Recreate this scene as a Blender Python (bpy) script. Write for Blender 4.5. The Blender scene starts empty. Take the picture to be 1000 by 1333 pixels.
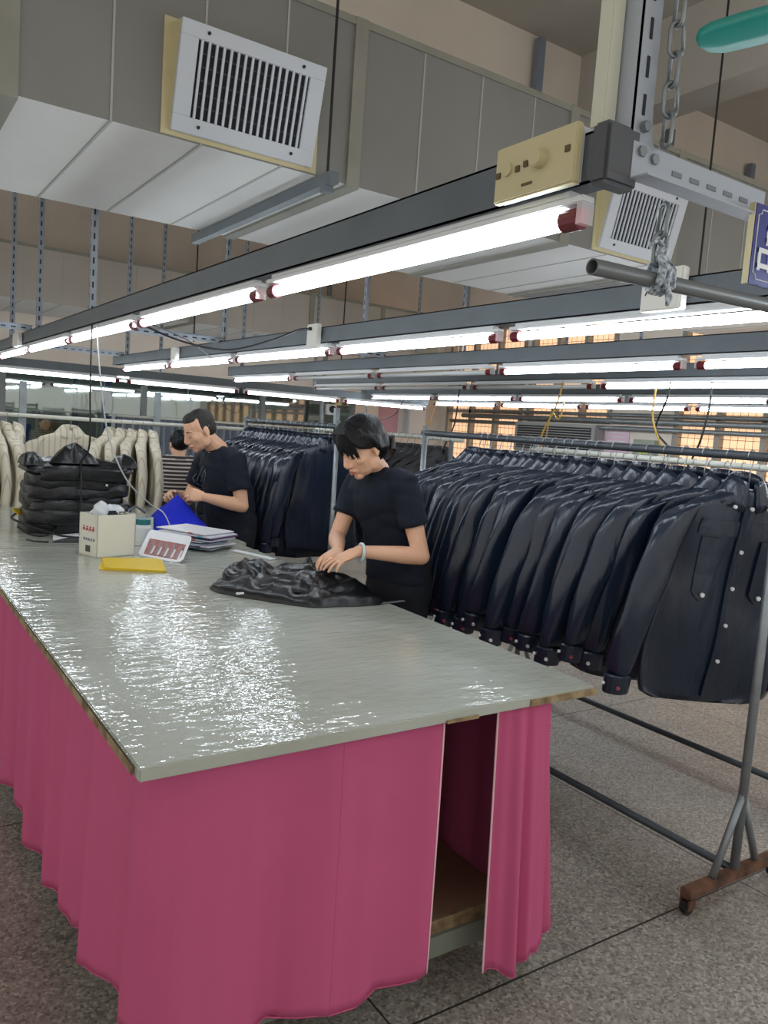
import bpy, bmesh, math, random
from mathutils import Vector as V, Matrix as M4
from mathutils.bvhtree import BVHTree
S = bpy.context.scene
PI = math.pi
# ------------------------------------------------------------------ camera, world, light, exposure
HC = 1.5
cam = bpy.data.cameras.new('camera')
cam.sensor_fit = 'VERTICAL'; cam.sensor_height = 36.0
cam.lens = 36.0 * 1033.535 / 1333.0
cam.clip_start = 0.02; cam.clip_end = 200
co = bpy.data.objects.new('camera', cam); S.collection.objects.link(co)
YAW, PIT, ROL = -0.593161, -0.102612, 0.070796
_f = V((-math.sin(YAW) * math.cos(PIT), math.cos(YAW) * math.cos(PIT), math.sin(PIT)))
_r = V((math.cos(YAW), math.sin(YAW), 0)); _u = _r.cross(_f)
_r2 = math.cos(ROL) * _r + math.sin(ROL) * _u; _u2 = -math.sin(ROL) * _r + math.cos(ROL) * _u
mw = M4((_r2, _u2, -_f)).transposed().to_4x4(); mw.translation = (0, 0, HC)
co.matrix_world = mw
S.camera = co
w = bpy.data.worlds.new('world'); S.world = w; w.use_nodes = True
w.node_tree.nodes['Background'].inputs[0].default_value = (1.0, 0.985, 0.95, 1)
w.node_tree.nodes['Background'].inputs[1].default_value = 0.85
TUBE_L = 24.0
S.view_settings.view_transform = 'Standard'; S.view_settings.look = 'None'
S.view_settings.exposure = 0.1; S.view_settings.gamma = 1.0; S.view_settings.use_curve_mapping = False
S.cycles.max_bounces = 6; S.cycles.diffuse_bounces = 3; S.cycles.glossy_bounces = 3
S.cycles.sample_clamp_indirect = 4.0

# ------------------------------------------------------------------ materials
def lin(c):
    return tuple(((x / 255) / 12.92 if x / 255 <= .04045 else ((x / 255 + .055) / 1.055) ** 2.4) for x in c)
MATS = {}
def mat(name, rgb, rough=.6, metal=0., var=.0, vscale=6., bump=0., bscale=40., stretch=(1, 1, 1), coat=0., emit=0., spec=.5, rgb2=None, alpha=1., trans=0.):
    if name in MATS: return MATS[name]
    m = bpy.data.materials.new(name); m.use_nodes = True; MATS[name] = m
    nt = m.node_tree; b = nt.nodes['Principled BSDF']
    c = lin(rgb) + (1,)
    b.inputs['Base Color'].default_value = c
    b.inputs['Roughness'].default_value = rough; b.inputs['Metallic'].default_value = metal
    b.inputs['Specular IOR Level'].default_value = spec
    b.inputs['Coat Weight'].default_value = coat
    b.inputs['Alpha'].default_value = alpha
    b.inputs['Transmission Weight'].default_value = trans
    if emit:
        b.inputs['Emission Color'].default_value = c; b.inputs['Emission Strength'].default_value = emit
    if var or bump:
        tc = nt.nodes.new('ShaderNodeTexCoord'); mp = nt.nodes.new('ShaderNodeMapping')
        mp.inputs['Scale'].default_value = stretch
        nt.links.new(tc.outputs['Object'], mp.inputs[0])
    if var:
        n = nt.nodes.new('ShaderNodeTexNoise'); n.inputs['Scale'].default_value = vscale; n.inputs['Detail'].default_value = 5
        nt.links.new(mp.outputs[0], n.inputs['Vector'])
        r = nt.nodes.new('ShaderNodeValToRGB')
        d = lin(rgb2) if rgb2 else tuple(x * (1 - var) for x in c[:3])
        r.color_ramp.elements[0].position = .32; r.color_ramp.elements[0].color = d + (1,)
        r.color_ramp.elements[1].position = .62; r.color_ramp.elements[1].color = c
        nt.links.new(n.outputs['Fac'], r.inputs[0]); nt.links.new(r.outputs[0], b.inputs['Base Color'])
        if emit: nt.links.new(r.outputs[0], b.inputs['Emission Color'])
    if bump:
        n2 = nt.nodes.new('ShaderNodeTexNoise'); n2.inputs['Scale'].default_value = bscale; n2.inputs['Detail'].default_value = 3
        nt.links.new(mp.outputs[0], n2.inputs['Vector'])
        bp = nt.nodes.new('ShaderNodeBump'); bp.inputs['Strength'].default_value = bump; bp.inputs['Distance'].default_value = .01
        nt.links.new(n2.outputs['Fac'], bp.inputs['Height']); nt.links.new(bp.outputs[0], b.inputs['Normal'])
    return m
def nodes(m):
    nt = m.node_tree; return nt, nt.nodes['Principled BSDF']
def mnode(nt, op, a, b=None):
    n = nt.nodes.new('ShaderNodeMath'); n.operation = op
    for i, x in enumerate((a, b)):
        if x is None: continue
        if isinstance(x, (int, float)): n.inputs[i].default_value = x
        else: nt.links.new(x, n.inputs[i])
    return n.outputs[0]
def mixc(nt, fac, c1, c2):
    n = nt.nodes.new('ShaderNodeMix'); n.data_type = 'RGBA'
    nt.links.new(fac, n.inputs[0])
    for i, x in ((6, c1), (7, c2)):
        if isinstance(x, tuple): n.inputs[i].default_value = x + (1,) if len(x) == 3 else x
        else: nt.links.new(x, n.inputs[i])
    return n.outputs[2]
def xyz(nt, src='Object'):
    tc = nt.nodes.new('ShaderNodeTexCoord'); sp = nt.nodes.new('ShaderNodeSeparateXYZ')
    nt.links.new(tc.outputs[src], sp.inputs[0]); return tc.outputs[src], sp.outputs
def noise(nt, vec, scale, detail=4, sc=(1, 1, 1)):
    mp = nt.nodes.new('ShaderNodeMapping'); mp.inputs['Scale'].default_value = sc
    nt.links.new(vec, mp.inputs[0])
    n = nt.nodes.new('ShaderNodeTexNoise'); n.inputs['Scale'].default_value = scale; n.inputs['Detail'].default_value = detail
    nt.links.new(mp.outputs[0], n.inputs['Vector']); return n.outputs['Fac']
def ramp(nt, fac, stops):
    r = nt.nodes.new('ShaderNodeValToRGB'); e = r.color_ramp.elements
    while len(e) < len(stops): e.new(.5)
    for i, (p, c) in enumerate(stops):
        e[i].position = p; e[i].color = tuple(c) + (1,)
    nt.links.new(fac, r.inputs[0]); return r.outputs[0]
def bumpn(nt, b, h, strength, dist=.01, inp='Normal'):
    bp = nt.nodes.new('ShaderNodeBump'); bp.inputs['Strength'].default_value = strength; bp.inputs['Distance'].default_value = dist
    nt.links.new(h, bp.inputs['Height']); nt.links.new(bp.outputs[0], b.inputs[inp])

# terrazzo floor: stone chips, grime, brass-dark joints of the slabs
floor_m = mat('terrazzo', (150, 143, 134), .42)
nt, b = nodes(floor_m); vec, o = xyz(nt)
vo = nt.nodes.new('ShaderNodeTexVoronoi'); vo.inputs['Scale'].default_value = 120; nt.links.new(vec, vo.inputs['Vector'])
sep = nt.nodes.new('ShaderNodeSeparateColor'); nt.links.new(vo.outputs['Color'], sep.inputs[0])
chips = ramp(nt, sep.outputs[0], [(0, lin((112, 107, 100))), (.25, lin((142, 136, 127))), (.6, lin((158, 151, 142))), (.85, lin((174, 168, 158))), (1, lin((194, 187, 176)))])
grime = ramp(nt, noise(nt, vec, 1.7, 8), [(.3, (.72, .70, .68)), (.65, (1, 1, 1))])
mm = nt.nodes.new('ShaderNodeMix'); mm.data_type = 'RGBA'; mm.blend_type = 'MULTIPLY'; mm.inputs[0].default_value = 1
nt.links.new(chips, mm.inputs[6]); nt.links.new(grime, mm.inputs[7])
def joint(out, off, per, wd):
    fr = mnode(nt, 'FRACT', mnode(nt, 'DIVIDE', mnode(nt, 'ADD', out, -off + 50 * per + wd / 2), per))
    return mnode(nt, 'LESS_THAN', fr, wd / per)
jm = mnode(nt, 'MAXIMUM', joint(o[1], 1.468, 1.482, .007), joint(o[0], 2.62, 1.482, .006))
nt.links.new(mixc(nt, jm, mm.outputs[2], lin((46, 42, 38))), b.inputs['Base Color'])
bumpn(nt, b, noise(nt, vec, 30), .06)

wall_m = mat('beige_plaster', (236, 224, 210), .85, var=.12, vscale=1.3, bump=.1, bscale=60)
ceil_m = mat('grey_ceiling_paint', (196, 190, 180), .9, var=.1, vscale=.9)
duct_m = mat('grey_duct_panel', (130, 129, 124), .55, var=.10, vscale=2.2, bump=.03, bscale=3)  # duct front and sides, darkened in colour to stand in for weaker light
ductlit_m = mat('lit_duct_underside', (216, 214, 210), .55, var=.06, vscale=1.5)  # same duct panel made paler underneath: tube light from below put into the colour
flange_m = mat('duct_flange', (140, 138, 126), .6, var=.12)
seam_m = mat('duct_seam', (168, 168, 164), .5)
cream_m = mat('yellowed_cream_plastic', (206, 195, 154), .55, var=.08, vscale=8)
greyw_m = mat('pale_grey_paint', (196, 200, 206), .45)
dark_m = mat('dark_void', (34, 38, 46), .8)
navyslat_m = mat('dark_blade', (40, 44, 56), .5)
steel_m = mat('dark_grey_steel', (104, 112, 118), .45, metal=.25, var=.15, vscale=5)
galv_m = mat('galvanised_pipe', (142, 148, 150), .42, metal=.55, var=.2, vscale=14)
dpipe_m = mat('dark_painted_pipe', (70, 76, 82), .45, metal=.3, var=.15, vscale=12)
rust_m = mat('rusty_steel', (120, 84, 62), .7, metal=.2, var=.4, vscale=14, rgb2=(70, 50, 42))
white_m = mat('white_painted_metal', (222, 224, 226), .45)
cap_m = mat('dark_red_plastic', (108, 26, 38), .35)
clear_m = mat('clear_plastic', (230, 230, 230), .15, alpha=.45)
black_m = mat('black_rubber', (24, 24, 26), .5)
whitec_m = mat('white_cable', (196, 196, 196), .5)
yel_m = mat('yellow_cord', (196, 158, 74), .6)
tube_m = mat('lit_tube', (236, 246, 255), .4, emit=TUBE_L)
tubeoff_m = mat('unlit_tube', (222, 226, 226), .25)
# slotted angle steel: slots punched along local z
slot_m = mat('slotted_angle_steel', (150, 158, 168), .45, metal=.35)
nt, b = nodes(slot_m); vec, o = xyz(nt)
fr = mnode(nt, 'LESS_THAN', mnode(nt, 'FRACT', mnode(nt, 'DIVIDE', mnode(nt, 'ADD', o[2], 20), .062)), .5)
sa = mnode(nt, 'LESS_THAN', mnode(nt, 'ABSOLUTE', o[1]), .0045)
sb = mnode(nt, 'MULTIPLY', mnode(nt, 'LESS_THAN', mnode(nt, 'ABSOLUTE', mnode(nt, 'ADD', o[0], -.0185)), .0045), mnode(nt, 'GREATER_THAN', o[1], .014))
mk = mnode(nt, 'MULTIPLY', fr, mnode(nt, 'MAXIMUM', sa, sb))
nt.links.new(mixc(nt, mk, lin((158, 165, 174)), lin((40, 42, 46))), b.inputs['Base Color'])
# table top under clear film
film_m = mat('film_wrapped_board', (186, 189, 177), .5)
nt, b = nodes(film_m); vec, o = xyz(nt)
g = ramp(nt, noise(nt, vec, 2.5, 6), [(.3, lin((164, 166, 152))), (.7, lin((184, 187, 176)))])
nt.links.new(g, b.inputs['Base Color'])
b.inputs['Coat Weight'].default_value = 1.0; b.inputs['Coat Roughness'].default_value = .03; b.inputs['Coat IOR'].default_value = 1.5
h1 = noise(nt, vec, 1, 2, (11, 30, 10)); h2 = noise(nt, vec, 1, 2, (26, 40, 3)); h3 = noise(nt, vec, 1, 1, (2.2, 3, 1))
hh = mnode(nt, 'ADD', mnode(nt, 'ADD', mnode(nt, 'MULTIPLY', h1, .7), mnode(nt, 'MULTIPLY', h2, .5)), mnode(nt, 'MULTIPLY', h3, 1.6))
bumpn(nt, b, hh, .38, .011, 'Coat Normal')
edge_m = mat('worn_board_edge', (160, 140, 104), .7, var=.4, vscale=20, rgb2=(104, 78, 50))
pink_m = mat('pink_cloth', (196, 90, 130), .75, var=.06, vscale=3, bump=.05, bscale=200, spec=.2)
hem_m = mat('pale_pink_hem', (236, 190, 196), .8)
shelf_m = mat('brown_board', (150, 110, 88), .7, var=.15)
leather_m = mat('navy_black_leather', (26, 36, 53), .25, var=.2, vscale=5, bump=.8, bscale=13, stretch=(1.6, 1.6, .3), spec=.55)
charcoal_m = mat('charcoal_cloth', (52, 52, 56), .6, var=.2, bump=.1, bscale=22)
button_m = mat('white_snap', (216, 216, 216), .3)
redb_m = mat('dark_red_snap', (140, 62, 74), .35)
hanger_m = mat('black_hanger', (34, 34, 38), .5)
wire_m = mat('hanger_wire', (150, 152, 156), .35, metal=.7)
winl_m = mat('sunlit_blind', (250, 206, 164), .8, emit=.9, var=.12, vscale=3, stretch=(1, 1, 5))
glass_m = bpy.data.materials.new('partition_glass'); glass_m.use_nodes = True
nt = glass_m.node_tree; nt.nodes.clear()
_o = nt.nodes.new('ShaderNodeOutputMaterial'); _t = nt.nodes.new('ShaderNodeBsdfTransparent'); _g = nt.nodes.new('ShaderNodeBsdfGlossy')
_g.inputs['Roughness'].default_value = .03; _g.inputs['Color'].default_value = (.9, .95, .93, 1)
_t.inputs[0].default_value = (.78, .84, .80, 1)
_x = nt.nodes.new('ShaderNodeMixShader'); _x.inputs[0].default_value = .22
nt.links.new(_t.outputs[0], _x.inputs[1]); nt.links.new(_g.outputs[0], _x.inputs[2]); nt.links.new(_x.outputs[0], _o.inputs[0])

# ------------------------------------------------------------------ geometry helpers
ORG = {}
def perp(d):
    a = V((0, 0, 1)) if abs(d.z) < .9 else V((1, 0, 0))
    u = a.cross(d).normalized(); return u, d.cross(u).normalized()
class MB:
    def __init__(s): s.v = []; s.f = []; s.m = []
    def add(s, vs, fs, m=0):
        n = len(s.v); s.v += [V(p) for p in vs]; s.f += [tuple(i + n for i in f) for f in fs]; s.m += [m] * len(fs); return s
    def box(s, x0, x1, y0, y1, z0, z1, m=0):
        vs = [(x, y, z) for x in (x0, x1) for y in (y0, y1) for z in (z0, z1)]
        return s.add(vs, [(0, 1, 3, 2), (4, 6, 7, 5), (0, 4, 5, 1), (2, 3, 7, 6), (0, 2, 6, 4), (1, 5, 7, 3)], m)
    def obox(s, c, sz, rot=None, m=0):
        c = V(c); R = rot if rot else M4.Identity(3)
        vs = [c + R @ V((x * sz[0] / 2, y * sz[1] / 2, z * sz[2] / 2)) for x in (-1, 1) for y in (-1, 1) for z in (-1, 1)]
        return s.add(vs, [(0, 1, 3, 2), (4, 6, 7, 5), (0, 4, 5, 1), (2, 3, 7, 6), (0, 2, 6, 4), (1, 5, 7, 3)], m)
    def loft(s, rings, cap=True, m=0, closed=True):
        n = len(rings[0]); vs = [p for r in rings for p in r]; fs = []
        for i in range(len(rings) - 1):
            for j in range(n if closed else n - 1):
                k = (j + 1) % n
                fs.append((i * n + j, i * n + k, (i + 1) * n + k, (i + 1) * n + j))
        if cap and closed: fs += [tuple(range(n))[::-1], tuple((len(rings) - 1) * n + j for j in range(n))]
        return s.add(vs, fs, m)
    def tube(s, pts, r, n=8, cap=True, m=0, flat=None, round_=False):
        pts = [V(p) for p in pts]; rs = r if isinstance(r, (list, tuple)) else [r] * len(pts)
        if round_:
            a, b = (pts[0] - pts[1]).normalized(), (pts[-1] - pts[-2]).normalized()
            P, Q = [], []
            for q in (1.0, .8, .45): P.append(pts[0] + a * rs[0] * q); Q.append(rs[0] * math.sqrt(max(0.0004, 1 - q * q)))
            P += pts; Q += list(rs)
            for q in (.45, .8, 1.0): P.append(pts[-1] + b * rs[-1] * q); Q.append(rs[-1] * math.sqrt(max(0.0004, 1 - q * q)))
            pts, rs = P, Q
        rings = []; u = None
        for i, p in enumerate(pts):
            d = (pts[min(i + 1, len(pts) - 1)] - pts[max(i - 1, 0)]).normalized()
            if u is None: u, w_ = perp(d)
            else:
                u = (u - d * u.dot(d))
                u = u.normalized() if u.length > 1e-6 else perp(d)[0]
                w_ = d.cross(u)
            ring = []
            for j in range(n):
                a = 2 * PI * j / n; q = u * math.cos(a) * rs[i] + w_ * math.sin(a) * rs[i]
                if flat: q = q - flat[0] * q.dot(flat[0]) * (1 - flat[1])
                ring.append(p + q)
            rings.append(ring)
        return s.loft(rings, cap, m)
    def ell(s, c, rad, R=None, n=14, k=9, m=0):
        c = V(c); rings = []
        for i in range(k + 1):
            th = PI * i / k; th = min(max(th, .02), PI - .02); ring = []
            for j in range(n):
                a = 2 * PI * j / n
                q = V((rad[0] * math.sin(th) * math.cos(a), rad[1] * math.sin(th) * math.sin(a), -rad[2] * math.cos(th)))
                ring.append(c + (R @ q if R else q))
            rings.append(ring)
        return s.loft(rings, True, m)
    def disc(s, c, axis, r, t, n=12, m=0):
        a = V(axis).normalized() * t / 2; c = V(c); return s.tube([c - a, c + a], r, n, True, m)
    def prism(s, poly, ext, m=0):
        n = len(poly); e = V(ext); vs = [V(p) for p in poly] + [V(p) + e for p in poly]
        fs = [tuple(range(n))[::-1], tuple(range(n, 2 * n))] + [(i, (i + 1) % n, n + (i + 1) % n, n + i) for i in range(n)]
        return s.add(vs, fs, m)
    def grid(s, fn, nu, nv, m=0):
        vs = [fn(i / nu, j / nv) for i in range(nu + 1) for j in range(nv + 1)]; fs = []
        for i in range(nu):
            for j in range(nv):
                a = i * (nv + 1) + j; fs.append((a, a + 1, a + nv + 2, a + nv + 1))
        return s.add(vs, fs, m)
    def build(s, name, mats, parent=None, smooth=False, bevel=0., thick=0., origin=None, remesh=0., relax=0, sub=0):
        if not isinstance(mats, (list, tuple)): mats = [mats]
        if parent is not None: org = ORG[parent.name]
        elif origin is not None: org = V(origin)
        else:
            xs = [p.x for p in s.v]; ys = [p.y for p in s.v]; zs = [p.z for p in s.v]
            org = V(((min(xs) + max(xs)) / 2, (min(ys) + max(ys)) / 2, min(zs)))
        me = bpy.data.meshes.new(name)
        me.from_pydata([p - org for p in s.v], [], s.f)
        for mt in mats: me.materials.append(mt)
        if len(mats) > 1: me.polygons.foreach_set('material_index', s.m)
        bm = bmesh.new(); bm.from_mesh(me)
        if not thick: bmesh.ops.recalc_face_normals(bm, faces=bm.faces)
        if bevel:
            ed = [e for e in bm.edges if len(e.link_faces) == 2 and e.calc_face_angle(0) > .6]
            bmesh.ops.bevel(bm, geom=ed, offset=bevel, segments=2, affect='EDGES', clamp_overlap=True)
        bm.to_mesh(me); bm.free()
        ob = bpy.data.objects.new(name, me); S.collection.objects.link(ob)
        if parent is not None: ob.parent = parent
        else: ob.location = org
        ORG[ob.name] = org.copy()
        md = []
        if thick: x = ob.modifiers.new('s', 'SOLIDIFY'); x.thickness = thick; x.offset = 0; md.append(x)
        if remesh: x = ob.modifiers.new('r', 'REMESH'); x.mode = 'VOXEL'; x.voxel_size = remesh; x.use_smooth_shade = True; md.append(x)
        if relax: x = ob.modifiers.new('c', 'SMOOTH'); x.factor = .5; x.iterations = relax; md.append(x)
        if sub: x = ob.modifiers.new('d', 'SUBSURF'); x.levels = x.render_levels = sub; md.append(x)
        if md:
            dg = bpy.context.evaluated_depsgraph_get()
            ne = bpy.data.meshes.new_from_object(ob.evaluated_get(dg), depsgraph=dg)
            for x in md: ob.modifiers.remove(x)
            ob.data = ne; me = ne
            if not me.materials:
                for mt in mats: me.materials.append(mt)
        if smooth or remesh:
            me.polygons.foreach_set('use_smooth', [True] * len(me.polygons))
        return ob
def tag(o, label, cat, group=None, kind=None):
    o['label'] = label; o['category'] = cat
    if group: o['group'] = group
    if kind: o['kind'] = kind
    return o
def thing(name, label, cat, loc=(0, 0, 0), group=None):
    o = bpy.data.objects.new(name, None); o.empty_display_size = .05; S.collection.objects.link(o)
    o.location = loc; ORG[o.name] = V(loc); return tag(o, label, cat, group)
def struct(o): o['kind'] = 'structure'; return o
def copy_tree(o, parent=None):
    c = o.copy(); S.collection.objects.link(c); c.parent = parent
    for ch in list(o.children): copy_tree(ch, c)
    return c
ORDS = 'first second third fourth fifth sixth seventh eighth ninth tenth eleventh twelfth thirteenth fourteenth fifteenth sixteenth seventeenth eighteenth nineteenth twentieth twenty-first twenty-second twenty-third twenty-fourth twenty-fifth twenty-sixth twenty-seventh twenty-eighth twenty-ninth thirtieth thirty-first thirty-second thirty-third thirty-fourth'.split()

# ------------------------------------------------------------------ setting
XW, YW, ZC = 7.6, 9.9, 4.37
struct(MB().box(-5, XW + .2, -3, 17, -.1, 0).build('floor', floor_m, origin=(0, 0, 0)))
struct(MB().box(-3, XW + .2, -4, 17, ZC, ZC + .15).build('ceiling', ceil_m))
struct(MB().box(-1.6, XW, 4.5, 4.9, 3.5, ZC).build('trim_1', wall_m))           # concrete beam above the near duct
struct(MB().box(4.52, 4.8, -.4, 4.5, 3.82, ZC).build('trim_2', ceil_m))       # cross beam
# right wall with window openings
WIN = [(8.1, 9.7, .9, 3.05), (6.55, 7.95, 1.78, 3.05), (3.0, 5.6, .9, 3.05), (.2, 2.8, .9, 3.05)]
mb = MB()
ys = [-.4]
for (a, b_, c, d) in sorted(WIN): ys += [a, b_]
ys.append(YW)
for i in range(0, len(ys), 2): mb.box(XW, XW + .2, ys[i], ys[i + 1], 0, ZC)
for (a, b_, c, d) in WIN:
    mb.box(XW, XW + .2, a, b_, 0, c); mb.box(XW, XW + .2, a, b_, d, ZC)
struct(mb.build('wall_right', wall_m))
frame_m = mat('window_frame_paint', (150, 146, 138), .5)
mesh_m = mat('wire_mesh', (120, 104, 90), .6)
for i, (a, b_, c, d) in enumerate(WIN):
    wn = MB().box(XW + .08, XW + .1, a, b_, c, d).build('window_%d' % (i + 1), winl_m); struct(wn)
    fm = MB(); k = max(2, round((b_ - a) / .52))
    for j in range(k + 1):
        y = a + (b_ - a) * j / k; fm.box(XW - .02, XW + .07, y - .028, y + .028, c, d)
    for z in (c, c + (d - c) * .45, c + (d - c) * .62, d): fm.box(XW - .02, XW + .06, a, b_, z - .025, z + .025)
    fm.build('window_frame', frame_m, wn)
    g = MB()
    y = a + .07
    while y < b_: g.tube([(XW + .02, y, c), (XW + .02, y, d)], .003, 4); y += .085
    z = c + .07
    while z < d: g.tube([(XW + .02, a, z), (XW + .02, b_, z)], .003, 4); z += .085
    g.build('window_mesh', mesh_m, wn)
# far wall: plaster above, glass partition below
mb = MB().box(-1.6, XW, YW, YW + .15, 2.02, ZC).box(6.05, XW, YW, YW + .15, 0, 2.02)
struct(mb.build('wall_back', wall_m))
part_m = mat('grey_partition_rail', (128, 132, 132), .5)
gp = struct(MB().box(-5, 6.05, YW + .05, YW + .062, .95, 2.02).build('window_5', glass_m))
mb = MB()
for x in (-3.4, -1.8, -.2, 1.4, 3.0, 4.6, 6.02): mb.box(x - .03, x + .03, YW + .01, YW + .1, 0, 2.02)
mb.box(-5, 6.05, YW + .01, YW + .1, .89, .95)
mb.build('window_frame', part_m, gp)
struct(MB().box(-5, 6.05, YW + .02, YW + .09, 0, .89).build('wall_back_lower', mat('grey_green_panel', (120, 122, 116), .7)))
# the dim room beyond the glass
dim_m = mat('dim_green_grey_wall', (122, 126, 118), .9, var=.15, vscale=.8)
struct(MB().box(-5, XW, 16.6, 16.75, 0, ZC).build('wall_far_room', dim_m))
struct(MB().box(XW, XW + .2, YW, 16.6, 0, ZC).build('wall_far_right', dim_m))

# ------------------------------------------------------------------ air ducts
def duct(label, x0, x1, y0, y1, z0, z1, flx, pan, grp, dm=None):
    t = thing('air_duct', label, 'duct', ((x0 + x1) / 2, (y0 + y1) / 2, z0), grp)
    xs = [x0] + flx + [x1]
    for a, b_ in zip(xs, xs[1:]):
        mb = MB().box(a, b_, y0, y1, z0, z1)
        mb.m = [0] * 6
        o = mb.build('duct_section', [dm or duct_m, ductlit_m], t)
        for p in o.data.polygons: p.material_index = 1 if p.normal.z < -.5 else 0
        sm = MB(); x = a + pan
        while x < b_ - pan * .5:
            sm.box(x - .004, x + .004, y0 - .003, y0 + .01, z0, z1); sm.box(x - .005, x + .005, y0, y1, z0 - .003, z0 + .01); x += pan
        if sm.v: sm.build('panel_seam', seam_m, o)
    for x in flx:
        f = MB()
        f.box(x - .03, x + .03, y0 - .012, y0, z0 - .012, z1 + .012); f.box(x - .03, x + .03, y0, y1, z0 - .012, z0); f.box(x - .03, x + .03, y0, y1, z1, z1 + .012)
        f.build('duct_flange', flange_m, t)
    tr = MB().box(x0, x1, y0 - .010, y0 - .0005, z1 - .02, z1 + .010)
    tr.build('edge_trim', flange_m, t)
    return t
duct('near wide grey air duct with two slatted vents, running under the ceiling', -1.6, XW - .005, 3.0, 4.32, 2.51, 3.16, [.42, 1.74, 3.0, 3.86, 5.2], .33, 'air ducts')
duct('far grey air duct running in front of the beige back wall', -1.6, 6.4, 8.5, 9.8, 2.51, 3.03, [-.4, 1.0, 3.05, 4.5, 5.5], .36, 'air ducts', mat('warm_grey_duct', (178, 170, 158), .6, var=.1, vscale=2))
def vent(x0, x1, label):
    yb, z0, z1 = 3.0, 2.53, 2.885
    t = thing('air_vent', label, 'vent', ((x0 + x1) / 2, yb, z0), 'slatted vents on the near duct')
    mb = MB().box(x0 - .03, x1 + .03, yb - .006, yb, z0 - .014, z1 + .035)
    mb.build('back_plate', cream_m, t)
    # wedge housing leaning out at the top
    P = lambda x, k, d: V((x, yb - .012 - k * .085 - d, z0 + k * (z1 - z0)))
    wd = MB().prism([(x0, yb, z0), (x0, yb - .012, z0), P(x0, 1, 0), (x0, yb, z1 + .02)], (x1 - x0, 0, 0))
    wd.build('housing', cream_m, t)
    fr = MB(); nrm = .012
    def q(x, k, d=nrm): return P(x, k, d)
    def slab(xa, xb, ka, kb, d0, d1, mb):
        vs = [P(xa, ka, d0), P(xb, ka, d0), P(xb, kb, d0), P(xa, kb, d0), P(xa, ka, d1), P(xb, ka, d1), P(xb, kb, d1), P(xa, kb, d1)]
        mb.add(vs, [(0, 3, 2, 1), (4, 5, 6, 7), (0, 1, 5, 4), (1, 2, 6, 5), (2, 3, 7, 6), (3, 0, 4, 7)])
    bw = .066
    slab(x0, x1, 0, .15, 0, .016, fr); slab(x0, x1, .86, 1, 0, .016, fr); slab(x0, x0 + bw, .15, .86, 0, .016, fr); slab(x1 - bw, x1, .15, .86, 0, .016, fr)
    f = fr.build('vent_frame', greyw_m, t, bevel=.002)
    for xx in (x0 + .1, x1 - .1):
        for kk in (.075, .93): MB().disc(P(xx, kk, .018), (0, -1, 0), .006, .006).build('screw', black_m, f)
    bk = MB(); slab(x0 + bw, x1 - bw, .15, .86, .001, .004, bk); bk.build('dark_opening', dark_m, t)
    hb = MB()
    for k in (.27, .39, .51, .63, .75): slab(x0 + bw, x1 - bw, k - .008, k + .008, .005, .008, hb)
    hb.build('rear_blade', navyslat_m, t)
    n = 16
    for i in range(n):
        x = x0 + bw + (x1 - x0 - 2 * bw) * (i + .5) / n
        sl = MB(); slab(x - .0045, x + .0045, .15, .86, .008, .016, sl); sl.build('vent_slat', greyw_m, t)
vent(.955, 1.535, 'slatted pale grey vent leaning out of the near duct, upper left')
vent(3.24, 3.82, 'slatted vent on the near duct, partly hidden behind the bracket and chain')

def rod(p, q, r=.006): return MB().tube([p, q], r, 8)
# hanger bars under the duct with threaded rods
def hangbar(x, label):
    t = thing('duct_hanger', label, 'hanger bar', (x, 3.6, 2.44), 'hanger bars carrying the near duct')
    MB().box(x - .02, x + .02, 2.86, 4.42, 2.455, 2.50).build('channel_bar', steel_m, t)
    for y in (2.92,): rod((x, y, 2.44), (x, y, ZC)).build('threaded_rod', black_m, t)
    MB().box(x - .02, x + .02, 2.9, 2.94, 2.43, 2.455).build('nut_plate', steel_m, t)
hangbar(1.58, 'dark channel bar on a thin black rod under the left part of the near duct')
hangbar(4.02, 'channel bar on a thin black rod under the near duct, right of the blue sign')
for i, (x, y) in enumerate([(.55, 8.42), (3.05, 8.42), (4.9, 8.42)]):
    tag(rod((x, y, 2.3), (x, y, ZC), .008).build('threaded_rod', black_m), 'thin black rod in front of the far duct, %s from the left' % ORDS[i], 'rod', 'rods of the far duct')
# struts between wall and near duct (short blue-grey pieces above the duct)
for i, x in enumerate([4.05, 5.55, 6.7]):
    tag(MB().box(x - .03, x + .03, 4.42, 4.47, 3.0, 4.33 if i == 0 else 4.1).build('duct_strap', mat('blue_grey_strap', (132, 138, 152), .6)),
        'short blue-grey strap on the beam above the near duct, %s from the left' % ORDS[i], 'strap', 'straps above the near duct')

# ------------------------------------------------------------------ overhead beams and tube lights
def slotted(name, label, cat, base, length, rot=(0, 0, 0), group=None, parent=None):
    mb = MB().box(-.0015, .0015, -.019, .019, 0, length).box(-.0015, .037, .016, .019, 0, length)
    o = mb.build(name, slot_m, origin=(0, 0, 0)); o.location = base; o.rotation_euler = rot
    return tag(o, label, cat, group)
ZT = 1.87
BW = ['nearest', 'second', 'third', 'fourth', 'fifth', 'sixth']
def make_light(lit):
    t = thing('tube_light', '', 'tube light')
    MB().box(-.015, .015, 0, 1.2, .022, .034).box(-.013, .013, .03, 1.17, .034, .046).build('batten', white_m, t, bevel=.002)
    MB().tube([(0, .045, 0), (0, 1.155, 0)], .0142, 14).build('tube', tube_m if lit else tubeoff_m, t, smooth=True)
    for y0, y1 in ((.012, .05), (1.15, 1.188)):
        c = MB().tube([(0, y0, 0), (0, y1, 0)], .0185, 12).build('end_cap', cap_m, t)
        yy = 0 if y0 < .5 else 1.188
        MB().box(-.014, .014, yy, yy + .012, -.012, .024).build('lamp_holder', clear_m, c)
    return t
lit_proto, off_proto = make_light(True), make_light(False)
used = set()
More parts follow.
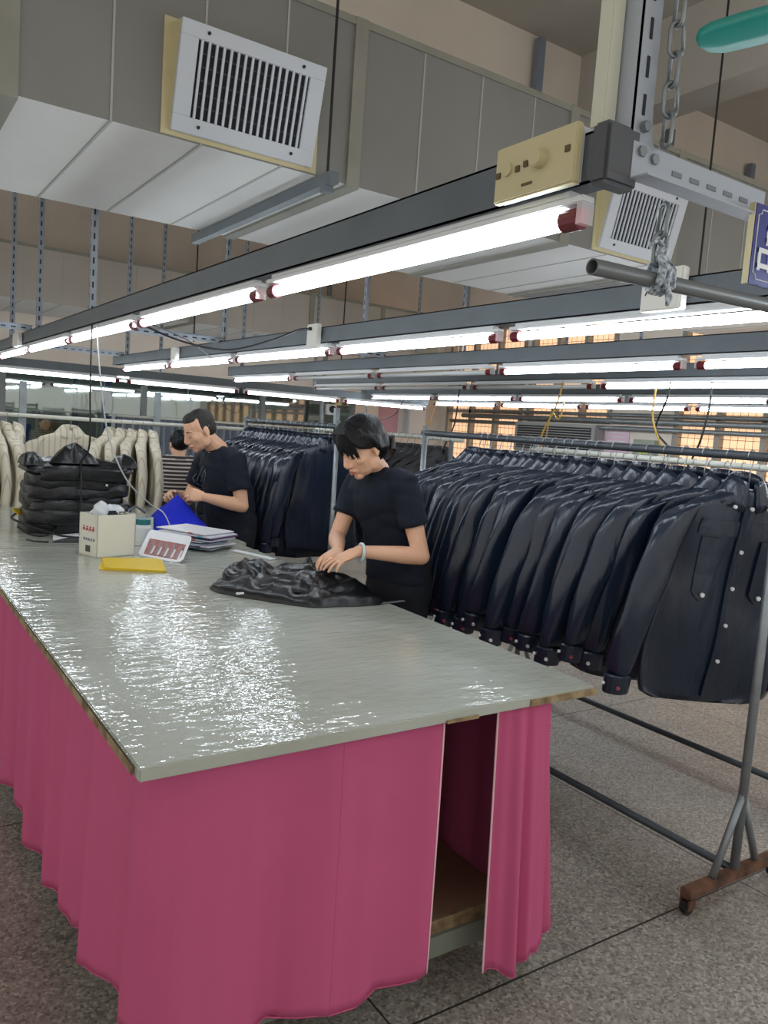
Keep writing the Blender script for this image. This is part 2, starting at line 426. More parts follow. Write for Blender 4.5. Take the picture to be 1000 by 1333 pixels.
def place_light(lit, loc, rz, label, group):
    p = lit_proto if lit else off_proto
    if lit in used: o = copy_tree(p)
    else: o = p; used.add(lit)
    o.location = loc; o.rotation_euler = (0, 0, rz); o['label'] = label; o['group'] = group
ROWS = [(1.0, .95, 5, 7.35, []), (2.0, -.24 - 1.258, 7, 7.55, []), (3.02, -.3 - 1.258, 7, 7.3, [4, 5]), (3.93, 1.02, 5, 7.2, [2, 3, 4]), (5.1, .5, 6, 8.2, []), (6.1, .6, 6, 8.2, [])]  # second and third rows run on behind camera; unseen tubes added to light skirts
for r, (x, ys0, n, yend, off) in enumerate(ROWS):
    y0 = ys0 - .02 if r == 0 else ys0 - .1
    # C-channel beam: web with two flanges
    bmh = MB().box(x - .022, x - .018, y0, yend, ZT + .046, ZT + .126).box(x - .022, x + .022, y0, yend, ZT + .046, ZT + .05).box(x - .022, x + .022, y0, yend, ZT + .122, ZT + .126)
    tag(bmh.build('light_beam', steel_m), '%s long grey channel beam overhead, carrying a row of tube lights' % BW[r], 'beam', 'overhead light beams')
    for k in range(n):
        lit = k not in off
        place_light(lit, (x, ys0 + k * 1.258, ZT), 0, '%s%s tube light from the near end of the %s overhead beam' % ('' if lit else 'unlit ', ORDS[k], BW[r]), 'tube lights on the %s beam' % BW[r])
    for j, y in enumerate([(4.40, 5.85, 6.95), (5.05, 7.3), (4.95, 7.1), (4.96, 6.4), (4.97, 7.2), (5.0, 7.6)][r]):
        slotted('hanging_strut', 'slotted steel strut from the ceiling, %s from the near end of the %s beam' % (ORDS[j], BW[r]), 'strut', (x + .024, y, ZT + .05), ZC - ZT - .05, group='hanging struts of the light beams')
# back row across the room
for k in range(4):
    place_light(True, (1.0 + 1.258 * k + 1.2, 8.1, 1.80), PI / 2, '%s tube light from the left in the cross row before the glass partition' % ORDS[k], 'tube lights of the cross row')
tag(MB().box(-.5, 6.0, 8.085, 8.115, 1.846, 1.92).build('light_beam', steel_m), 'cross beam of tube lights in front of the glass partition', 'beam', 'overhead light beams')
for k, x in enumerate((.2, 2.6, 4.4, 5.8)): slotted('hanging_strut', 'slotted steel strut holding the cross beam, %s from the left' % ORDS[k], 'strut', (x, 8.15, 1.85), ZC - 1.85, group='hanging struts of the light beams')
for k in range(9):
    if k % 3 == 0: tag(MB().box(-1.5, XW, 11.47 + 1.6 * (k // 3), 11.53 + 1.6 * (k // 3), 2.096, 2.16).build('light_beam', steel_m), 'light beam beyond the glass partition, %s behind it' % ORDS[k // 3], 'beam', 'beams beyond the glass')
    place_light(True, (-.2 + 1.2 + 1.5 * (k % 3) + .3 * (k // 3), 11.5 + 1.6 * (k // 3), 2.05), PI / 2, 'small distant tube light behind the glass partition, row %s, %s from left' % (ORDS[k // 3], ORDS[k % 3]), 'tube lights beyond the glass')
# slotted cross bars tying the beams
for i, (x0, x1, y, z) in enumerate([(1.03, 2.0, 4.98, 2.02), (2.03, 3.0, 4.55, 2.02), (.1, 1.0, 5.86, 2.03), (1.03, 2.0, 7.25, 2.02), (3.05, 3.9, 3.2, 2.0)]):
    slotted('cross_bar', 'slotted steel cross bar tying overhead beams, %s of five' % ORDS[i], 'bar', (x0, y, z), x1 - x0, (0, PI / 2, 0), 'cross bars between the beams')

# ------------------------------------------------------------------ packing table with cloth skirts
TZ = .83
TX0, TX1, TY0, TY1 = .452, 1.735, 1.435, 3.985
def plank(x0, x1, y0, y1): return MB().box(x0, x1, y0, y1, TZ - .028, TZ)
t = thing('packing_table', 'big film-wrapped grey packing table with pink cloth skirts, nearest the camera', 'table', (1.1, 2.7, 0))
mb = MB().add([(TX0, TY0, TZ), (TX1, TY0 + .02, TZ), (TX1 + .02, TY1, TZ), (TX0 - .004, TY1, TZ), (TX0, TY0, TZ - .028), (TX1, TY0 + .02, TZ - .028), (TX1 + .02, TY1, TZ - .028), (TX0 - .004, TY1, TZ - .028)],
    [(0, 1, 2, 3), (7, 6, 5, 4), (0, 4, 5, 1), (1, 5, 6, 2), (2, 6, 7, 3), (3, 7, 4, 0)])
tt = mb.build('tabletop', film_m, t, bevel=.003)
MB().box(TX0 - .006, TX0 - .0045, TY0 + .03, TY1, TZ - .024, TZ - .006).box(TX1 - .25, TX1 + .004, TY0 + .012, TY0 + .017, TZ - .026, TZ - .008).box(1.2, 1.3, TY0 + .004, TY0 + .010, TZ - .027, TZ - .02).build('worn_edge', edge_m, tt)
for x in (.52, 1.58):
    for y in (1.535, 3.9): MB().box(x - .02, x + .02, y - .02, y + .02, 0, TZ - .03).build('leg', mat('grey_green_paint', (120, 124, 110), .6), t)
sh = MB().box(.53, 1.58, 1.56, 3.9, .175, .197).build('shelf', shelf_m, t)
MB().box(.53, 1.58, 1.55, 1.56, .16, .199).build('worn_edge', edge_m, sh)
MB().box(.53, 1.58, 1.54, 1.565, .10, .16).build('shelf_rail', mat('grey_green_paint', (120, 124, 110), .6), t)
# rear table
t2 = thing('packing_table', 'rear film-covered table butted against the far end of the big one, jackets piled on it', 'table', (1.1, 5, 0))
MB().box(.43, 1.80, 4.0, 5.95, TZ - .028, TZ + .002).build('tabletop', film_m, t2, bevel=.003)
for x in (.5, 1.72):
    for y in (4.1, 5.85): MB().box(x - .02, x + .02, y - .02, y + .02, 0, TZ - .028).build('leg', mat('grey_green_paint', (120, 124, 110), .6), t2)
def skirt(name, path, top, bots, amp, waves, label, seed, hem_sides=(), nu=90, nv=26, flare=0.0, seams=()):
    """cloth hung along a path; bots: hem height along the path; folds deepen downwards"""
    rnd = random.Random(seed); ph = [rnd.uniform(0, 6.28) for _ in range(5)]; wv = [waves * q for q in (1, 1.73, .61, 2.9)]
    path = [V(p) for p in path]; L = [0]
    for a, b_ in zip(path, path[1:]): L.append(L[-1] + (b_ - a).length)
    def at(u):
        d = u * L[-1]
        for i in range(len(path) - 1):
            if d <= L[i + 1] + 1e-9 or i == len(path) - 2:
                k = (d - L[i]) / (L[i + 1] - L[i]); tn = (path[i + 1] - path[i]).normalized()
                return path[i].lerp(path[i + 1], k), V((tn.y, -tn.x, 0))
    def nat(u):
        n = V((0, 0, 0)); e = .07 / L[-1]
        for q in range(-4, 5): n += at(min(1, max(0, u + e * q / 4)))[1]
        return n.normalized()
    def hz(u):
        x = u * (len(bots) - 1); i = min(int(x), len(bots) - 2); k = x - i; k = k * k * (3 - 2 * k)
        return bots[i] * (1 - k) + bots[i + 1] * k
    def fn(u, v):
        p, n = at(u)[0], nat(u); z0 = hz(u) + .006 * math.sin(wv[1] * 6.28 * u + ph[1]); z = top + (z0 - top) * v
        a = amp * (.38 + .62 * v ** .8)
        f = a * (math.sin(wv[0] * 6.28 * u + ph[0] + .5 * v) + .5 * math.sin(wv[1] * 6.28 * u + ph[1] + .9 * v) + .7 * math.sin(wv[2] * 6.28 * u + ph[2]) + .18 * math.sin(wv[3] * 6.28 * u + ph[3]))
        f += flare * v
        return V((p.x + n.x * f, p.y + n.y * f, z))
    o = MB().grid(fn, nu, nv).build(name, pink_m, smooth=True, thick=.002)
    tag(o, label, 'table skirt', 'pink cloth skirts')
    for u in hem_sides:
        MB().tube([fn(u, v / 30) for v in range(31)], .003, 6).build('hem', hem_m, o, smooth=True)
    for u in seams: MB().tube([fn(u, v / 30) for v in range(31)], .0022, 6).build('seam', pink_m, o, smooth=True)
    MB().tube([fn(u / 90, 1) for u in range(91)], .0022, 5).build('bottom_hem', pink_m, o, smooth=True)
    return o
zt = TZ - .03
skirt('table_skirt', [(.492, 3.96, 0), (.492, 1.50, 0), (.504, 1.482, 0), (1.21, 1.47, 0)], zt, [.06, .06, .062, .068, .085, .093, .077, .10, .128, .155, .195, .205, .15, .13, .137], .015, 12, 'big pink cloth skirt hanging down the left side and near end of the big table', 3, (1,), nu=240, flare=.006, seams=(.911, .35))
skirt('table_skirt', [(1.40, 1.475, 0), (1.585, 1.47, 0), (1.615, 1.55, 0)], zt, [.085, .08, .11, .16], .016, 3.1, 'narrow gathered pink cloth strip at the right corner of the big table', 12, (0,), flare=.045)
skirt('table_skirt', [(1.615, 1.57, 0), (1.62, 3.9, 0)], zt, [.12, .1, .1, .1], .014, 8, 'pink cloth skirt hanging down the right side of the big table, seen through the gap', 5, nu=120)

# ------------------------------------------------------------------ garment racks
def rack(x, y0, y1, zr, label, post0=True, low=.085, dark=True, casters=True):
    t = thing('garment_rack', label, 'garment rack', (x, (y0 + y1) / 2, 0), 'garment racks')
    MB().tube([(x, y0 - .12, zr), (x, y1 + .02, zr)], .0155, 12).build('hanging_rail', dpipe_m if dark else mat('cream_pipe', (206, 206, 194), .5), t, smooth=True)
    MB().tube([(x, y0, low), (x, y1, low)], .0145, 10).build('bottom_rail', dpipe_m, t, smooth=True)
    for y in (y0, y1):
        MB().tube([(x, y, .06), (x, y, zr + .04)], .0155, 10).build('post', galv_m, t, smooth=True)
        bb = MB().box(x - .27, x + .27, y - .02, y + .02, .055, .09).build('base_bar', rust_m, t, bevel=.004)
        for sx in (-1, 1): MB().tube([(x + sx * .125, y, .09), (x, y, .36)], .013, 8).build('brace', galv_m, t, smooth=True)
        for sx in (-1, 1):
            c = MB().tube([(x + sx * .25, y - .011, .026), (x + sx * .25, y + .011, .026)], .026, 14).build('caster', black_m, t)
            MB().box(x + sx * .25 - .018, x + sx * .25 + .018, y - .018, y - .013, .02, .06).box(x + sx * .25 - .018, x + sx * .25 + .018, y - .018, y + .018, .055, .06).box(x + sx * .25 - .018, x + sx * .25 + .018, y + .013, y + .018, .02, .06).build('caster_fork', rust_m, c)
    return t
RX = 2.52
rack(RX, 1.435, 3.40, 1.50, 'nearest wheeled pipe rack, packed with black jackets, right of the table')
rack(RX, 4.32, 5.72, 1.50, 'wheeled pipe rack of black jackets behind the two people in navy shirts')
rack(3.4, 1.60, 3.47, 1.45, 'pipe rack with a cream rail standing behind the nearest jacket rack', dark=False)
rack(3.4, 4.28, 6.2, 1.47, 'pipe rack with a cream rail behind the woman at the table', dark=False)

def jacket_proto(seed, lm, full, wk=1.3):
    rnd = random.Random(seed)
    t = thing('leather_jacket' if lm is leather_m else 'cloth_jacket', '', 'jacket')
    ph = [rnd.uniform(0, 6.28) for _ in range(8)]
    ncol = 28 if full else 16
    prof = [(-.098, .05, .026), (-.115, .075, .034), (-.135, .125, .036), (-.158, .185, .036), (-.19, .212, .034), (-.26, .222, .031), (-.36, .222, .030), (-.46, .232, .030), (-.56, .242, .030), (-.66, .252, .030), (-.745, .258, .029), (-.757, .25, .026), (-.82, .248, .026)]
    rings = []
    for i, (z, hw, hd) in enumerate(prof):
        ring = []
        k = wk * min(1, max(0, (-z - .16) / .25))
        for j in range(ncol):
            a = 2 * PI * j / ncol; c, s_ = math.cos(a), math.sin(a)
            x = hw * math.copysign(abs(c) ** .75, c); y = hd * math.copysign(abs(s_) ** .6, s_)
            y += k * .011 * math.sin(26 * x + ph[0] + 2.5 * z) * (1 if s_ < 0 else .6) + k * .006 * math.sin(55 * x + ph[1] - 5 * z) + k * .006 * math.sin(17 * z + ph[2] + 9 * x)
            x += k * .006 * math.sin(19 * z + ph[3])
            ring.append(V((x, y, z + (.006 * math.sin(9 * x + ph[4]) if i > 9 else 0))))
        rings.append(ring)
    bd = MB().loft(rings).build('body', lm, t, smooth=True, sub=1 if full else 0)
    bt = BVHTree.FromPolygons([v.co.copy() for v in bd.data.vertices], [tuple(p.vertices) for p in bd.data.polygons])
    def fy(x, z):
        h_ = bt.ray_cast(V((x, -1, z)), V((0, 1, 0))); return h_[0].y if h_[0] else -.02
    def patch(name, poly, off=.003, parent=None):
        # a panel with its own outline lying on the front of the jacket (rows of x-ranges per height)
        rows = [[V((x0 + (x1 - x0) * q / 6, fy(x0 + (x1 - x0) * q / 6, z) - off, z)) for q in range(7)] for z, x0, x1 in poly]
        return MB().loft(rows, closed=False).build(name, lm, parent or t, thick=.005)
    for sg in (-1, 1):
        fw = rnd.uniform(-.035, -.004); sw = rnd.uniform(-.012, .02)
        path = [(.165, 0, -.165, .045, .034), (.205, 0, -.185, .058, .036), (.242, fw * .3, -.235, .058, .036), (.266 + sw * .3, fw * .6, -.32, .059, .035), (.292 + sw * .6, fw * .9, -.43, .056, .033), (.308 + sw, fw, -.52, .053, .032), (.318 + sw, fw * .9, -.60, .051, .031), (.326 + sw, fw * .6, -.70, .047, .03), (.328 + sw, fw * .5, -.735, .043, .029)]
        rings = []; p5 = rnd.uniform(0, 6.28)
        n = 16 if full else 10
        for i, (x, y, z, rx, ry) in enumerate(path):
            ring = []
            for j in range(n):
                a = 2 * PI * j / n
                k = 1 + wk * (.10 * math.sin(3 * a + p5 + 9 * z) + .08 * math.sin(28 * z + 2 * a + p5) + .05 * math.sin(5 * a - 34 * z + 2 * p5))
                dx, dy, dz = rx * math.cos(a) * k, ry * math.sin(a) * k, 0
                if i < 3: dz = -(rx * math.cos(a)) * (.55 - .2 * i); 
                ring.append(V((sg * (x + dx), y + dy, z + dz)))
            rings.append(ring)
        sl = MB().loft(rings).build('sleeve', lm, t, smooth=True, sub=1 if full else 0)
        x, y, z, rx, ry = path[-1]
        cf = MB().loft([[V((sg * (x + (rx + e) * math.cos(2 * PI * j / 14)), y + (ry * .9 + e) * math.sin(2 * PI * j / 14), zz)) for j in range(14)] for zz, e in ((-.728, -.002), (-.733, .003), (-.785, .002), (-.79, -.001))]).build('cuff', lm, sl, smooth=False)
        if full:
            MB().disc((sg * (x + .012), y - ry - .003, -.765), (0, 1, 0), .0062, .006).build('button', redb_m if seed % 2 else button_m, t)
            MB().disc((sg * x - .047, y, -.76), (1, 0, 0), .0055, .008).build('button', button_m, t)
            # long pointed pocket flap with its snap
            c_ = sg * .108
            pf = patch('pocket_flap', off=.006, poly=[(-.262, c_ - .034, c_ + .034), (-.32, c_ - .034, c_ + .034), (-.38, c_ - .033, c_ + .033), (-.44, c_ - .032, c_ + .032), (-.458, c_ - .016, c_ + .016), (-.468, c_ - .003, c_ + .003)])
            MB().disc((c_, fy(c_, -.445) - .012, -.445), (0, 1, 0), .0072, .006).build('button', button_m, pf)
    if full:
        # yoke flap over the chest, front placket and snaps
        for sg in (-1, 1): patch('yoke', [(-.205, sg * .022, sg * .15), (-.23, sg * .022, sg * .155), (-.253, sg * .022, sg * .155)], .0035)
        patch('placket', [(-.16 - .063 * q, -.019, .019) for q in range(11)], .006)
        for z in (-.16, -.3, -.42, -.54, -.66): MB().disc((.004, fy(.004, z) - .012, z), (0, 1, 0), .0062, .006).build('button', button_m, t)
    # collar: stand and two turned-down wings
    cl = MB()
    def cring(zz, a_, b_, dip): return [V((a_ * math.sin(q), -b_ * math.cos(q), zz - dip * max(0, math.cos(q)) ** 2 + (.012 * max(0, -math.cos(q))))) for q in [2 * PI * (.035 + .93 * j / 22) for j in range(23)]]
    cl.loft([cring(-.118, .058, .030, 0), cring(-.085, .052, .028, .012), cring(-.064, .050, .027, .02)], closed=False)
    cl.loft([cring(-.0635, .051, .028, .02), cring(-.078, .064, .034, .022), cring(-.112, .088, .041, .035), cring(-.132, .104, .045, .045)], closed=False)
    cl.build('collar', lm, t, smooth=True, thick=.004)
    if full:
        for sg in (-1, 1):
            MB().disc((sg * .062, -.052, -.158), (0, 1, 0), .006, .006).build('button', button_m, t)
    return t
def hanger_proto():
    t = thing('clothes_hanger', '', 'hanger')
    pts = [(.0185 * math.cos(a), 0, .0185 * math.sin(a)) for a in [math.radians(q) for q in range(200, -61, -20)]] + [(.004, 0, -.035), (0, 0, -.06), (0, 0, -.12)]
    MB().tube(pts, .0022, 6).build('hook', wire_m, t, smooth=True)
    MB().tube([(-.12, 0, -.158), (-.07, 0, -.136), (0, 0, -.118), (.07, 0, -.136), (.12, 0, -.158)], .006, 6).build('shoulder_bar', hanger_m, t, smooth=True)
    return t
HP = hanger_proto(); hp_used = [False]
JP = {}
def jacket(kind, var, loc, rz, desc, k, place, group, sc=1.0, tilt=0., tx=0.):
    label = '%s, %s from the right on %s' % (desc, ORDS[k], place)
    key = (kind, var)
    if key not in JP:
        o = jacket_proto(var * 7 + 3, {'leather': leather_m, 'plain': leather_m, 'cloth': charcoal_m}[kind], kind == 'leather'); JP[key] = o
    else: o = copy_tree(JP[key])
    o.location = loc; o.rotation_euler = (tx, tilt, rz); o.scale = (sc, sc, sc); o['label'] = label; o['group'] = group
    h = copy_tree(HP) if hp_used[0] else HP; hp_used[0] = True
    h.location = loc; h.rotation_euler = (0, 0, rz * .5); h['label'] = 'hanger in the %s jacket from the right on %s' % (ORDS[k], place); h['group'] = 'hangers of ' + group
rnd = random.Random(11)
for k in range(22):
    y = 1.545 + (.082 * k if k < 8 else .656 + .0595 * (k - 8))
    jacket('leather', k % 4, (RX + rnd.uniform(-.02, .02), y, 1.50), math.radians((-20, -32, -26, -36, -24)[k % 5] + rnd.uniform(-5, 5)), 'black leather-look jacket', k, 'the nearest rack', 'jackets on the nearest rack', rnd.uniform(1.03, 1.085), rnd.uniform(.02, .09), rnd.uniform(.05, .11))
for k in range(17):
    y = 4.42 + k * .074
    jacket('plain', k % 3, (RX, y, 1.50), math.radians(rnd.uniform(-20, 4)), 'black leather-look jacket', k, 'the rack behind the two people', 'jackets behind the two people', rnd.uniform(.98, 1.05), 0, .06)
for k in range(16):
    y = 4.38 + k * .085
    jacket('cloth', k % 3, (3.4, y, 1.47), math.radians(rnd.uniform(-24, 0)), 'charcoal jacket', k, 'the cream rail behind the woman', 'charcoal jackets behind the woman', rnd.uniform(.98, 1.04))
for k in range(20):
    y = 1.78 + k * .085
    jacket('plain', k % 3, (3.4, y, 1.45), math.radians(rnd.uniform(-20, 4)), 'dark jacket', k, 'the cream rail behind the nearest rack', 'jackets behind the nearest rack', 1.0)
#@@STAGE2
# ------------------------------------------------------------------ things fixed to and hung from the beams
lett_m = mat('white_lettering', (226, 228, 226), .5); blue_m = mat('blue_sign_enamel', (24, 34, 122), .35)
t = thing('switch_box', 'yellowed cream switch box with a round knob at the near end of the nearest beam', 'switch box', (1.0, 1.06, 1.9))
MB().box(.955, .972, .945, 1.138, ZT + .045, ZT + .14).build('face_plate', cream_m, t, bevel=.003)
MB().box(.972, 1.026, .95, 1.133, ZT + .047, ZT + .138).build('box_body', white_m, t, bevel=.003)
MB().disc((.948, 1.022, ZT + .098), (1, 0, 0), .016, .02, 20).build('knob', cream_m, t, bevel=.002)
MB().disc((.953, 1.103, ZT + .098), (1, 0, 0), .011, .006, 18).build('round_cover', cream_m, t)
for y, z in ((1.127, .092), (1.078, .094), (1.058, .098), (.962, .100)): MB().box(.952, .956, y - .005, y + .005, ZT + z - .005, ZT + z + .005).build('screw', mat('brown_screw', (96, 80, 50), .6), t)
MB().box(.953, .956, 1.04, 1.065, ZT + .062, ZT + .066).build('maker_mark', mat('brown_screw', (96, 80, 50), .6), t)
tag(MB().box(.972, 1.05, .895, .932, ZT + .04, ZT + .135).build('end_cap_box', mat('dark_grey_plastic', (78, 80, 84), .5), bevel=.006), 'dark grey plastic box at the end of the nearest beam, beside the switch box', 'box')
# slotted hanger plate with gusset foot, cross arm
pl_m = mat('pale_slotted_plate', (168, 174, 182), .4, metal=.3)
t = thing('slotted_hanger', 'pale slotted steel hanger with a flared foot carrying the nearest beam, top right', 'hanger', (1.06, .9, 1.93))
MB().prism([(1.03, .9, 1.955), (1.105, .9, 1.955), (1.08, .9, 2.0), (1.075, .9, 2.05), (1.075, .9, ZC), (1.03, .9, ZC)], (0, .003, 0)).build('plate', pl_m, t)
MB().box(1.03, 1.033, .9, .94, 2.0, ZC).build('side_flange', pl_m, t)
for i in range(18): MB().box(1.049, 1.055, .8985, .9, 2.03 + i * .058, 2.062 + i * .058).build('slot', dark_m, t)
for x, z in ((1.055, 2.012), (1.05, 1.972), (1.082, 1.967)): MB().disc((x, .895, z), (0, 1, 0), .009, .012, 6).build('bolt', galv_m, t)
tag(MB().box(1.0, 1.03, .935, .965, ZT + .14, ZC).build('cream_post', mat('cream_post_paint', (206, 206, 188), .6), bevel=.003), 'cream square post from the ceiling behind the slotted hanger', 'post')
t = thing('slotted_crossbar', 'pale slotted angle arm reaching right from the hanger to the blue sign', 'arm', (1.2, .88, 1.92))
MB().box(1.03, 1.40, .894, .897, 1.928, 1.985).box(1.03, 1.40, .86, .897, 1.925, 1.928).build('angle', pl_m, t)
for i in range(6): MB().box(1.13 + i * .048, 1.155 + i * .048, .8925, .894, 1.953, 1.961).build('slot', mat('grey_slot', (120, 124, 130), .6), t)
# chain
def chain(x, y, z0, z1, label, first=0):
    t = thing('chain', label, 'chain', (x, y, z0), 'chain pieces'); n = int((z1 - z0) / .046)
    for i in range(n):
        zc = z0 + .026 + i * .046; pts = []
        for k in range(13):
            a = 2 * PI * k / 12; u_ = .0105 * math.cos(a); h = .013 * math.sin(a) + (.014 if math.sin(a) > 0 else -.014)
            pts.append((x + (u_ if (i + first) % 2 else u_ * .2), y + (-u_ * .5 if (i + first) % 2 else u_), zc + h))
        MB().tube(pts, .0036, 6).build('link', galv_m, t, smooth=True)
chain(1.088, .878, 1.985, 2.62, 'grey steel chain hanging from above onto the slotted arm, top right')
chain(1.10, .878, 1.80, 1.92, 'short chain end below the slotted arm, knotted to the plastic pipe', 1)
pvc = MB()
P0, P1 = V((.945, .878, 1.772)), V((2.25, .878, 1.80))
pvc.tube([P0, P1], .0128, 20, cap=False).tube([P0, P1], .0105, 20, cap=False)
ring = []
pvc.loft([[P0 + V((0, r * math.cos(2 * PI * j / 20), r * math.sin(2 * PI * j / 20))) for j in range(20)] for r in (.0128, .0105)], cap=False)
tag(pvc.build('plastic_pipe', mat('grey_pvc', (104, 108, 108), .4), smooth=True), 'grey plastic pipe hung on the chain, its open end toward the left', 'pipe')
# knotted cloth strip
strip_m = mat('patterned_cloth_strip', (206, 214, 220), .8, var=.5, vscale=120, rgb2=(52, 68, 86))
t = thing('cloth_tie', 'knotted blue-and-white cloth strip tying the plastic pipe to the chain', 'cloth strip', (1.10, .878, 1.76))
lp = MB()
for dx in (-.012, .0, .012): lp.tube([(1.10 + dx * .3, .872, 1.815), (1.10 + dx, .858, 1.79), (1.10 + dx * 1.4, .86, 1.768), (1.10 + dx, .878, 1.757), (1.10 + dx, .895, 1.772), (1.10 + dx * .5, .888, 1.80), (1.10, .878, 1.815)], [.006, .007, .007, .007, .006, .006, .005], 8)
lp.build('wrapped_strip', strip_m, t, remesh=.0016, relax=3)
MB().ell((1.10, .872, 1.822), (.011, .010, .012)).build('knot', strip_m, t, smooth=True)
MB().tube([(1.10, .87, 1.825), (1.085, .868, 1.834), (1.066, .866, 1.83), (1.058, .865, 1.822)], [.004, .006, .006, .003], 8, flat=(V((0, 0, 1)), .5)).build('loose_end', strip_m, t, smooth=True)
MB().tube([(1.108, .862, 1.765), (1.112, .86, 1.748), (1.108, .859, 1.735)], [.005, .006, .003], 8).build('loose_end', strip_m, t, smooth=True)
# blue enamel sign with white characters
t = thing('hanging_sign', 'blue sign with white border and characters at the right edge of the photo', 'sign', (1.5, .87, 1.80))
sx0, sx1, sz0, sz1, sy = 1.322, 1.72, 1.805, 1.945, .858
MB().box(sx0, sx1, sy, sy + .008, sz0, sz1).build('sign_board', blue_m, t, bevel=.0015)
MB().box(sx0 - .002, sx0 + .0005, sy + .001, sy + .012, sz0, sz1).build('yellowed_edge', cream_m, t)
bd = MB(); e = .010; a0, a1, c0, c1 = sx0 + e, sx1 - e, sz0 + e, sz1 - e; n = .010
pts = [(a0 + n, c0), (a1 - n, c0), (a1 - n, c0 + n * .6), (a1, c0 + n), (a1, c1 - n), (a1 - n, c1 - n * .6), (a1 - n, c1), (a0 + n, c1), (a0 + n * .8, c1 - n * .7), (a0, c1 - n), (a0, c0 + n), (a0 + n * .8, c0 + n * .7), (a0 + n, c0)]
bd.tube([(x, sy - .0004, z) for x, z in pts], .0011, 6); bd.build('border_line', lett_m, t)
def strokes(cx, cz, w_, segs):
    m = MB()
    for q, (x0, x1, z0, z1) in enumerate(segs): m.box(cx + x0 * w_, cx + x1 * w_, sy - .0015 - .00012 * q, sy - .0001, cz + z0 * w_, cz + z1 * w_)
    return m
def boxglyph(x0, x1, z0, z1, s_=.07): return [(x0, x0 + s_, z0, z1), (x1 - s_, x1, z0, z1), (x0, x1, z1 - s_, z1), (x0, x1, z0 + .05, z0 + .05 + s_)]
strokes(1.385, 1.872, .085, boxglyph(-.27, .27, .06, .46, .1) + boxglyph(-.52, -.04, -.48, -.02, .1) + boxglyph(.04, .52, -.48, -.02, .1)).build('character', lett_m, t)
# sockets and plugs on the second beam
sock_m = mat('white_socket_plastic', (224, 222, 214), .4)
def socket(x, y0, y1, z0, z1, label, pins=True):
    t = thing('socket_box', label, 'socket box', (x, (y0 + y1) / 2, z0), 'boxes fixed to the beams')
    MB().box(x - .062, x - .030, y0, y1, z0, z1).build('box_body', sock_m, t, bevel=.004)
    if pins:
        yc, zc = (y0 + y1) / 2, (z0 + z1) / 2
        for dy in (-.28, .28):
            m = (y1 - y0)
            for ay, az in ((-.07, .02), (.07, .02)):
                MB().obox((x - .0625, yc + dy * m + ay * m, zc + az * m - .01), (.002, .004, .016), M4.Rotation(.5 * (1 if ay > 0 else -1), 3, 'X')).build('socket_hole', dark_m, t)
            MB().box(x - .0632, x - .0622, yc + dy * m - .002, yc + dy * m + .002, zc + .012, zc + .026).build('socket_hole', dark_m, t)
        MB().box(x - .0635, x - .062, yc - .004, yc + .004, z1 - .018, z1 - .012).build('indicator', mat('red_led', (200, 40, 40), .4), t)
    return t
socket(2.0, 1.46, 1.60, 1.90, 2.02, 'white double socket with a red indicator on the second beam, right of the pipe')
socket(2.0, 3.60, 3.70, 1.885, 2.01, 'white box with a black plug on the second beam, above the woman', False)
socket(2.0, 5.72, 5.82, 1.90, 1.99, 'small white box near the far end of the second beam', False)
socket(1.0, 6.05, 6.25, 1.90, 1.99, 'small cream box near the far end of the nearest beam', False)
def cord(name, pts, r, m, label, cat='cord', group=None, parent=None):
    # smooth the polyline
    P = [V(p) for p in pts]; out = []
    for i in range(len(P) - 1):
        a, b, c, d = P[max(i - 1, 0)], P[i], P[i + 1], P[min(i + 2, len(P) - 1)]
        for k in range(6):
            q = k / 6; out.append(.5 * ((2 * b) + (c - a) * q + (2 * a - 5 * b + 4 * c - d) * q * q + (3 * b - a - 3 * c + d) * q ** 3))
    out.append(P[-1])
    o = MB().tube(out, r, 7).build(name, m, parent, smooth=True)
    return tag(o, label, cat, group) if parent is None else o
cd = cord('power_cord', [(1.93, 3.66, 1.985), (1.9, 3.72, 1.98), (1.75, 3.72, 1.91), (1.5, 3.65, 1.83), (1.25, 3.55, 1.83), (1.05, 3.48, 1.87), (1.0, 3.47, 1.9)], .0045, black_m, 'black power cord looping from the second beam to the nearest beam')
MB().tube([(1.925, 3.655, 1.985), (1.965, 3.65, 1.985)], .009, 8).build('plug', black_m, cd)
cord('thin_grey_cord', [(1.0, 3.49, 1.9), (1.3, 3.7, 1.86), (1.7, 4.3, 1.82), (2.0, 4.75, 1.88)], .003, mat('grey_cable', (110, 112, 114), .5), 'thin grey cord from the nearest beam to the second beam')
# ------------------------------------------------------------------ people
from mathutils import noise as NZ
skin_m = mat('skin', (222, 172, 140), .5, var=.06, vscale=12)
lip_m = mat('lips', (170, 98, 88), .45)
hair_m = mat('black_hair', (15, 14, 16), .5, bump=.4, bscale=90, stretch=(1, 1, .2), spec=.25)
shorthair_m = mat('short_black_hair', (40, 37, 36), .7, bump=.5, bscale=160)
lash_m = mat('dark_lash', (34, 26, 24), .6); brow_m = mat('eyebrow_hair', (52, 42, 38), .8)
navy_m = mat('navy_knit', (22, 27, 40), .8, bump=.15, bscale=14, spec=.25)
trouser_m = mat('black_trousers', (26, 28, 34), .8, spec=.25)
shoe_m = mat('dark_shoe', (40, 40, 42), .6)
def frame(F, U):
    F = V(F).normalized(); U = V(U); U = (U - F * U.dot(F)).normalized(); L = U.cross(F); return F, L, U
def rotm(F, L, U): return M4((F, L, U)).transposed()
